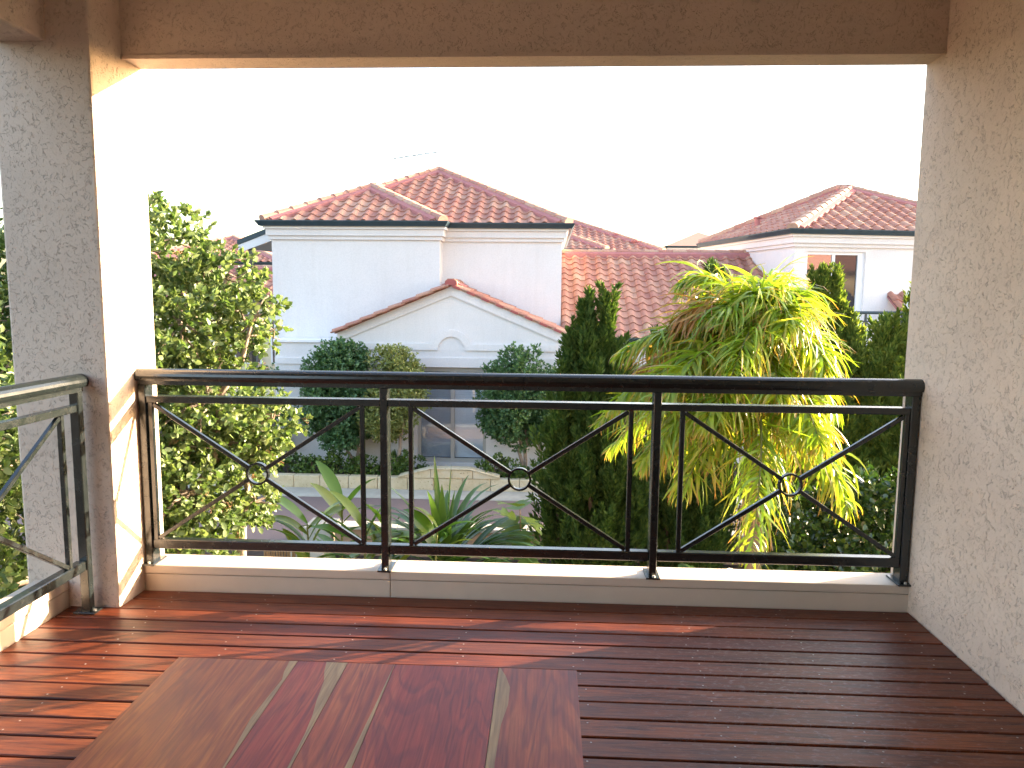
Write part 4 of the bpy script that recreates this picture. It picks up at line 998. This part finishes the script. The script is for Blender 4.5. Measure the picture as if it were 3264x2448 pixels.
# --- conifers
def conifer(label, base, spires, mat, n_pl, seed, size=0.10):
    """spires: (dx, dy, z0, ztop, radius)"""
    global rng
    root = empty('conifer', (base[0], base[1], -2.6), label, 'tree', 'conifers on this side of the lane')
    g = np.random.default_rng(seed); Ps = []; Ds = []; Ls = []
    tot = sum((s[3] - s[2]) * s[4] for s in spires)
    for dx, dy, z0, zt, r in spires:
        k = int(n_pl * (zt - z0) * r / tot)
        t = g.uniform(0, 1, k) ** 0.9; a = g.uniform(0, 2 * np.pi, k)
        prof = np.minimum(1, (1 - t) ** 0.85 * 1.2) * np.minimum(1, 0.55 + t * 3.2)
        rr = r * prof * g.uniform(0.55, 1.1, k)
        lean = g.normal(size=(k, 2)) * 0.05
        px = base[0] + dx + rr * np.cos(a) + lean[:, 0]; py = base[1] + dy + rr * np.sin(a) + lean[:, 1]; pz = z0 + (zt - z0) * t
        # each plume: sprays rising along a short leaning axis
        per = 100; ax = unit(np.stack([np.cos(a) * 0.33, np.sin(a) * 0.33, np.ones(k)], 1) + g.normal(size=(k, 3)) * 0.10)
        pl = 0.80 * (1 - 0.5 * t) * g.uniform(0.65, 1.2, k)
        q = g.uniform(0, 1, (k, per)); wd = 0.105 * (1 - q) ** 0.65 * np.minimum(1, 0.35 + 2 * q) * g.uniform(0.7, 1.15, (k, 1)) * (1 - 0.4 * t[:, None])
        off = unit(g.normal(size=(k, per, 3)))
        P = np.stack([px, py, pz], 1)[:, None] + ax[:, None] * (pl[:, None] * (q - 0.35))[..., None] + off * wd[..., None]
        Dv = ax[:, None] * 1.3 + off * 0.75 + g.normal(size=(k, per, 3)) * 0.25
        Ps.append(P.reshape(-1, 3)); Ds.append(Dv.reshape(-1, 3)); Ls.append((size * g.uniform(0.55, 1.15, (k, per))).ravel())
    P = np.concatenate(Ps); D = np.concatenate(Ds); L = np.concatenate(Ls)
    crown(root, SPRAY, P, D, g.normal(size=P.shape), L, mat, 'foliage', L * 0.75)
    m = MB(); m.tube([(base[0], base[1], -2.65), (base[0], base[1], 0.2)], [0.09, 0.03], 8); m.build('trunk', M['bark'], root)
    for dx, dy, z0, zt, r in spires:
        m = MB(); m.tube([(base[0] + dx * 0.2, base[1] + dy * 0.2, z0 - 0.3), (base[0] + dx, base[1] + dy, z0 + 0.4), (base[0] + dx, base[1] + dy, zt - 0.1)], [0.05, 0.04, 0.006], 6); m.build('limb', M['bark'], root)
    return root
conifer('dark conifer with two pointed tops right of the round bush', (0.58, 6.6), [(-.09, 0, -2.4, 1.28, .20), (.19, .05, -2.2, 1.30, .20), (-.30, -.02, -2.2, .72, .24), (.38, .08, -2.0, .62, .24), (.0, -.2, -2.4, .4, .48), (.05, .15, -1.8, .75, .34), (-.2, .1, -2, .9, .18), (.30, -.2, -2.4, .2, .32), (-.42, -.1, -2.4, .1, .26), (.46, 0, -2.4, -.1, .26)], M['leaf_conifer'], 900, 11)
conifer('dark conifer half hidden behind the palm, one tall thin top', (1.85, 7.0), [(.40, 0, -2.2, 1.74, .15), (-.38, 0, -2.2, .75, .24), (0, .1, -2.4, .65, .4), (.1, -.2, -2.4, .2, .45), (.28, .1, -1.5, 1.15, .2), (-.2, -.15, -2.3, .1, .4), (.5, 0, -2.3, .8, .25)], M['leaf_conifer'], 620, 12)
conifer('tall multi-topped conifer right of the palm', (3.88, 7.5), [(-.08, 0, -2.3, 1.62, .17), (.15, .05, -2.3, 1.55, .18), (-.30, .05, -2.2, 1.2, .2), (-.46, .1, -2.2, 1.0, .18), (.38, -.05, -2.2, .85, .28), (.32, .1, -2.2, 1.05, .2), (.12, -.15, -2.3, .7, .44), (-.60, .3, -2, 1.2, .09), (-.2, -.1, -2.3, .4, .42)], M['leaf_conifer_sunlit'], 950, 13)
conifer('conifer at the right edge beside the wall', (4.76, 7.25), [(-.17, 0, -2.3, .95, .24), (.10, .05, -2.3, .88, .28), (.30, .1, -2.2, 1.4, .2), (-.34, .05, -2.2, .45, .2), (.05, -.2, -2.3, .4, .38)], M['leaf_conifer_sunlit'], 560, 14)

# --- palm
PM = empty('palm', (1.66, 2.6, -2.6), 'wind-blown yellow-green palm glowing in the sun behind the right railing panel', 'palm')
m = MB(); m.tube([(1.70, 2.62, -2.65), (1.69, 2.6, -1.6), (1.66, 2.6, -0.6), (1.62, 2.6, -0.2)], [0.085, 0.07, 0.06, 0.055], 12); m.build('trunk', M['bark'], PM, smooth=True)
m = MB(); m.tube([(1.62, 2.6, -0.22), (1.60, 2.6, 0.25), (1.57, 2.6, 1.02)], [0.06, 0.055, 0.03], 12); m.build('crownshaft', M['stalk'], PM, smooth=True)
for k in range(7):
    a = k * 0.9; m = MB(); bx = 1.66 + 0.05 * math.cos(a); m.tube([(bx, 2.6 + 0.05 * math.sin(a), -0.75 + 0.06 * k), (bx + 0.07 * math.cos(a), 2.6 + 0.09 * math.sin(a), -0.45 + 0.06 * k), (bx + 0.1 * math.cos(a), 2.6 + 0.12 * math.sin(a), -0.62 + 0.03 * k)], [0.02, 0.015, 0.004], 5); m.build('dead_leaf_base', M['reed'], PM)
def frond(az_, elev, L, droop, wind, dry, seed, n=78):
    g = np.random.default_rng(seed); p0 = np.array([1.57, 2.6, 0.46 + 0.60 * math.sin(elev)]); h = np.array([math.cos(az_), math.sin(az_), 0]); wv = np.array(wind)
    def pt(t): return p0 + L * (h * math.cos(elev) * t * (1 - 0.12 * t) + np.array([0, 0, 1]) * (math.sin(elev) * t - droop * t * t) + wv * t * t)
    ts = np.linspace(0, 1, 16); pts = [tuple(pt(t)) for t in ts]
    mb = MB(); mb.tube(pts, [0.013 * (1 - t) + 0.003 for t in ts], 5); fr_ob = mb.build('frond', M['stalk'], PM, smooth=True)
    V = []; F = []; UV = []
    sg = 6
    for i in range(n):
        t = 0.16 + 0.84 * (i + 0.5) / n; p = pt(t); tan = unit(pt(min(1, t + 0.02)) - pt(t - 0.02)); sd = np.cross(tan, [0, 0, 1]); sd = unit(sd)
        for s in (-1, 1):
            ll = 0.50 * (math.sin(math.pi * min(1, 0.18 + 0.80 * t)) ** 0.6) * g.uniform(0.75, 1.12); wd = 0.0098 * g.uniform(0.75, 1.2)
            d = unit(sd * s * 0.85 + tan * 0.75 + np.array([0, 0, 0.15]) + g.normal(size=3) * 0.30)
            gr_ = g.uniform(1.6, 4.2); curl = g.normal(size=3) * 0.8
            q = p.copy(); b = len(V); wdir = unit(np.cross(d, unit(np.array([0.1, 0.2, 1]) + g.normal(size=3) * 0.5)))
            for k in range(sg + 1):
                u = k / sg; ww = wd * (1 - u ** 2.2) * min(1, 0.45 + 3 * u) + 0.0012
                V.append(q + wdir * ww); V.append(q - wdir * ww); UV += [(0, u), (1, u)]
                d = unit(d + (np.array([0, 0, -1.0]) * gr_ + wv * 2.2 + curl) / sg * (0.35 + u)); q = q + d * ll / sg
                wdir = unit(wdir - d * (wdir @ d))
            for k in range(sg): F.append((b + 2 * k, b + 2 * k + 1, b + 2 * k + 3, b + 2 * k + 2))
    ob = npmesh('leaflets', np.array(V), F, M['leaf_palm_dry'] if dry else M['leaf_palm'], fr_ob, uv=UV, org=PM.location)
    tag(ob, kind='stuff')
fr_list = []
for k in range(44):
    a = k * 2.399; e = R(74 - 1.7 * k) ; fr_list.append((a, max(R(10), e)))
for k, (a, e) in enumerate(fr_list):
    left = math.cos(a) < -0.15
    L = 1.56 - 0.008 * k - (0.18 if abs(math.cos(a)) > 0.75 else 0.0)
    frond(a, e, L * random.uniform(0.74, 1.12), 0.62 + 0.25 * random.random(), (-0.16, 0.0, 0.0), left and k < 30 and random.random() < 0.55, 100 + k)

# --- glossy shrub at lower right
GS = empty('glossy_shrub', (2.4, 2.9, -2.6), 'dark glossy-leaved shrub at lower right between railing and side wall', 'shrub')
cl2 = [(2.35, 3.0, -.75, .55, .5, .55), (2.75, 3.0, -.55, .5, .5, .5), (2.05, 2.85, -1.05, .4, .4, .4), (2.6, 2.7, -1.1, .6, .45, .5), (3.1, 2.9, -.4, .4, .4, .4), (2.5, 2.9, -.25, .3, .3, .24)]
P, D, N, L = rosettes(cl2, 1700, 8, 0.062, up=0.2, spread=1.0, shell=(0.6, 1.05))
keep = leaf_objects(GS, LEAF5, P, D, N, L, M['leaf_gloss'], 300, xlim=(0.3, 0.6)); crown(GS, LEAF5, P[keep], D[keep], N[keep], L[keep], M['leaf_gloss'])
m = MB(); m.tube([(2.45, 2.9, -2.65), (2.45, 2.9, -0.8)], 0.035, 7)
for c in cl2: m.tube(wander((2.45, 2.9, -1.4), c[:3], 5, 0.04), [0.02, 0.018, 0.015, 0.012, 0.008, 0.005], 5)
m.build('stems', M['bark'], GS)

# --- strap-leaved plants
def blade(root, p, az_, elev, L, wd, droop, mat, fold=0.35, name='blade', wprof=None, twist=0.0, n=9):
    V = []; F = []; UV = []; h = np.array([math.cos(az_), math.sin(az_), 0.0]); q = np.array(p, float)
    d = h * math.cos(elev) + np.array([0, 0, math.sin(elev)]); side = np.cross(d, [0, 0, 1]); side = unit(side) if np.linalg.norm(side) > 1e-3 else np.array([1., 0, 0])
    side = side * math.cos(twist) + np.cross(unit(d), side) * math.sin(twist)
    for k in range(n + 1):
        u = k / n; ww = wd * (wprof(u) if wprof else (min(1, 0.5 + 1.6 * u) * (1 - u ** 3)) + 0.03)
        nrm = unit(np.cross(side, d))
        V += [q + side * ww + nrm * ww * fold, q, q - side * ww + nrm * ww * fold]; UV += [(0, u), (.5, u), (1, u)]
        q = q + d * L / n; d = unit(d + np.array([0, 0, -1.0]) * droop / n * (0.3 + 1.4 * u)); side = unit(side - d * (side @ d))
    for k in range(n):
        b = 3 * k; F += [(b, b + 1, b + 4, b + 3), (b + 1, b + 2, b + 5, b + 4)]
    return npmesh(name, np.array(V), F, mat, root, uv=UV, smooth=True, org=root.location)
SPn = empty('strap_leaf_plant', (-1.15, 4.6, -2.6), 'strap-leaved plant with long arching green blades behind the middle panel', 'plant')
m = MB(); m.tube([(-1.15, 4.6, -2.65), (-1.13, 4.6, -1.4)], 0.05, 8); m.build('stem', M['bark'], SPn)
for k in range(46):
    a = k * 2.399; e = R(88 - 2.0 * k) if k < 4 else R(random.uniform(32, 70)); 
    b = (-1.13 + 0.05 * math.cos(a), 4.6 + 0.05 * math.sin(a), -1.55 + random.uniform(-0.12, 0.12))
    blade(SPn, b, a, e, random.uniform(0.8, 1.2), random.uniform(0.038, 0.058), 0.5 if k < 4 else random.uniform(1.0, 2.0), M['blade'])
for k in range(16):
    a = random.uniform(-0.6, 0.9); blade(SPn, (-0.9, 4.6, -1.5), a, R(random.uniform(25, 50)), random.uniform(0.7, 1.0), 0.035, random.uniform(1.0, 1.7), M['blade'])
SP2 = empty('strap_leaf_plant', (-0.75, 4.3, -2.6), 'low arching strap leaves drooping towards the right below the fig leaves', 'plant')
for k in range(24):
    blade(SP2, (-0.95 + random.uniform(-.1, .2), 4.3, -1.75), random.uniform(-0.9, 1.0), R(random.uniform(20, 60)), random.uniform(0.6, 0.95), 0.03, random.uniform(1.2, 2.2), M['blade'])
def ginger(label, x, y, zt, lean, seed, n=13):
    random.seed(seed); root = empty('ginger_plant', (x, y, -2.6), label, 'plant', 'broad-leaved ginger plants below the railing')
    top = Vector((x + lean, y, zt)); m = MB(); m.tube([(x, y, -2.65), (x + lean * 0.4, y, (zt - 2.6) / 2), tuple(top)], [0.018, 0.015, 0.008], 6); m.build('cane', M['stalk'], root)
    wp = lambda u: max(0.03, math.sin(math.pi * min(1, u * 0.93 + 0.05)) ** 0.8)
    for k in range(n):
        t = k / (n - 1); p = (x + lean * (0.35 + 0.65 * t), y, -2.0 + (zt + 2.0) * (0.25 + 0.75 * t)); a = (0 if k % 2 else math.pi) + random.uniform(-0.7, 0.7)
        blade(root, p, a, R(random.uniform(25, 65)), random.uniform(0.42, 0.62), random.uniform(0.055, 0.082), random.uniform(0.5, 1.4), M['ginger'], 0.25, 'leaf', wp, random.uniform(-0.4, 0.4))
    return root
ginger('ginger plant with upright yellow-striped leaves left of the second railing post', -2.22, 4.4, -0.85, 0.04, 1)
ginger('ginger plant with broad drooping leaves at the lower left of the strap plant', -2.45, 4.2, -1.0, -0.05, 2)
ginger('short ginger plant low down, just above the timber kerb', -1.95, 4.1, -1.05, 0.1, 3)
ginger('ginger plant with pale striped leaves at the foot of the strap plant', -1.2, 4.15, -1.0, 0.08, 4)
ginger('low ginger plant among strap blades near the second railing post', -1.6, 4.2, -1.1, -0.04, 5)
# fig seedling with lobed leaves
FG = empty('fig_sapling', (-0.28, 4.9, -2.6), 'fig sapling with lobed leaves right of the strap-leaved plant', 'plant')
m = MB(); m.tube(wander((-0.3, 4.9, -2.65), (-0.3, 4.9, -1.0), 5, 0.03), [0.02, 0.018, 0.015, 0.012, 0.01, 0.006], 6); m.build('stem', M['bark'], FG)
def lobed(p, az_, elev, s, roll_):
    out = [(0, 0), (.18, .05), (.42, .16), (.50, .32), (.30, .34), (.24, .40), (.46, .56), (.44, .72), (.26, .68), (.16, .70), (.14, .90), (0, 1.05)]
    pts = out + [(-x, y) for x, y in reversed(out[1:-1])]
    fm = Matrix.Translation(Vector(p) - FG.location) @ Matrix.Rotation(az_ - math.pi / 2, 4, 'Z') @ Matrix.Rotation(elev, 4, 'X') @ Matrix.Rotation(roll_, 4, 'Y')
    me = bpy.data.meshes.new('leaf'); V = [tuple(fm @ Vector((x * s, y * s, (0.14 * abs(x) - 0.22 * y * y) * s))) for x, y in pts]; k = len(V)
    mid = [tuple(fm @ Vector((0, y * s, -0.22 * y * y * s))) for y in (0.35, 0.68)]; V += mid
    F = [[0, 1, 2, 3, 4, 5, k], [k, 5, 6, 7, 8, 9, k + 1], [k + 1, 9, 10, 11]]; n2 = len(out)
    L_ = list(range(n2, k)); F += [[0, k] + [L_[-5], L_[-4], L_[-3], L_[-2], L_[-1]], [k, k + 1, L_[1], L_[2], L_[3], L_[4], L_[5]], [k + 1, 11, L_[0], L_[1]]]
    me.from_pydata(V, [], F); me.materials.append(M['leaf_low']); me.update(); link(bpy.data.objects.new('leaf', me), FG)
for k in range(13):
    a = k * 2.399 + 0.4; lobed((-0.3 + 0.04 * math.cos(a), 4.9 + 0.04 * math.sin(a), -1.62 + 0.055 * k), a, R(random.uniform(-15, 45)), random.uniform(0.24, 0.34), random.uniform(-.4, .4))
# low frond at the foot of the palm
CY = empty('fern_palm', (1.5, 3.2, -2.6), 'small low palm with fine fronds at the foot of the tall palm', 'plant')
for k in range(11):
    a = k * 2.399; p = (1.45, 3.3, -1.45); pts = []
    for t in np.linspace(0, 1, 8): pts.append((p[0] + math.cos(a) * 0.55 * t, p[1] + math.sin(a) * 0.55 * t, p[2] + 0.75 * t - 0.5 * t * t))
    m = MB(); m.tube(pts, 0.006, 4); fo = m.build('frond', M['stalk'], CY); V = []; F = []; UV = []
    for i in range(26):
        t = 0.2 + 0.8 * i / 26; j = t * 7; j0 = int(min(6, j)); q = np.array(pts[j0]) * (1 - (j - j0)) + np.array(pts[j0 + 1]) * (j - j0)
        tn = unit(np.array(pts[j0 + 1]) - np.array(pts[j0])); sd = unit(np.cross(tn, [0, 0, 1]))
        for s in (-1, 1):
            d = unit(sd * s + tn * 0.7 + np.array([0, 0, -0.25])); ll = 0.2 * math.sin(math.pi * min(1, 0.15 + 0.8 * t)); b = len(V); wv = unit(np.cross(d, [0, 0, 1])) * 0.006
            V += [q + wv, q - wv, q + d * ll * 0.6 - wv, q + d * ll * 0.6 + wv, q + d * ll + [0, 0, -0.03]]; UV += [(0, 0), (1, 0), (1, .6), (0, .6), (.5, 1)]; F.append((b, b + 1, b + 2, b + 3)); F.append((b + 3, b + 2, b + 4, b + 4))
    V = np.array(V); F = [f for f in F if len(set(f)) == 4]
    tag(npmesh('leaflets', V, F, M['blade'], fo, uv=UV, org=CY.location), kind='stuff')
m = MB(); m.tube([(1.45, 3.3, -2.65), (1.45, 3.3, -1.4)], 0.04, 7); m.build('trunk', M['bark'], CY)
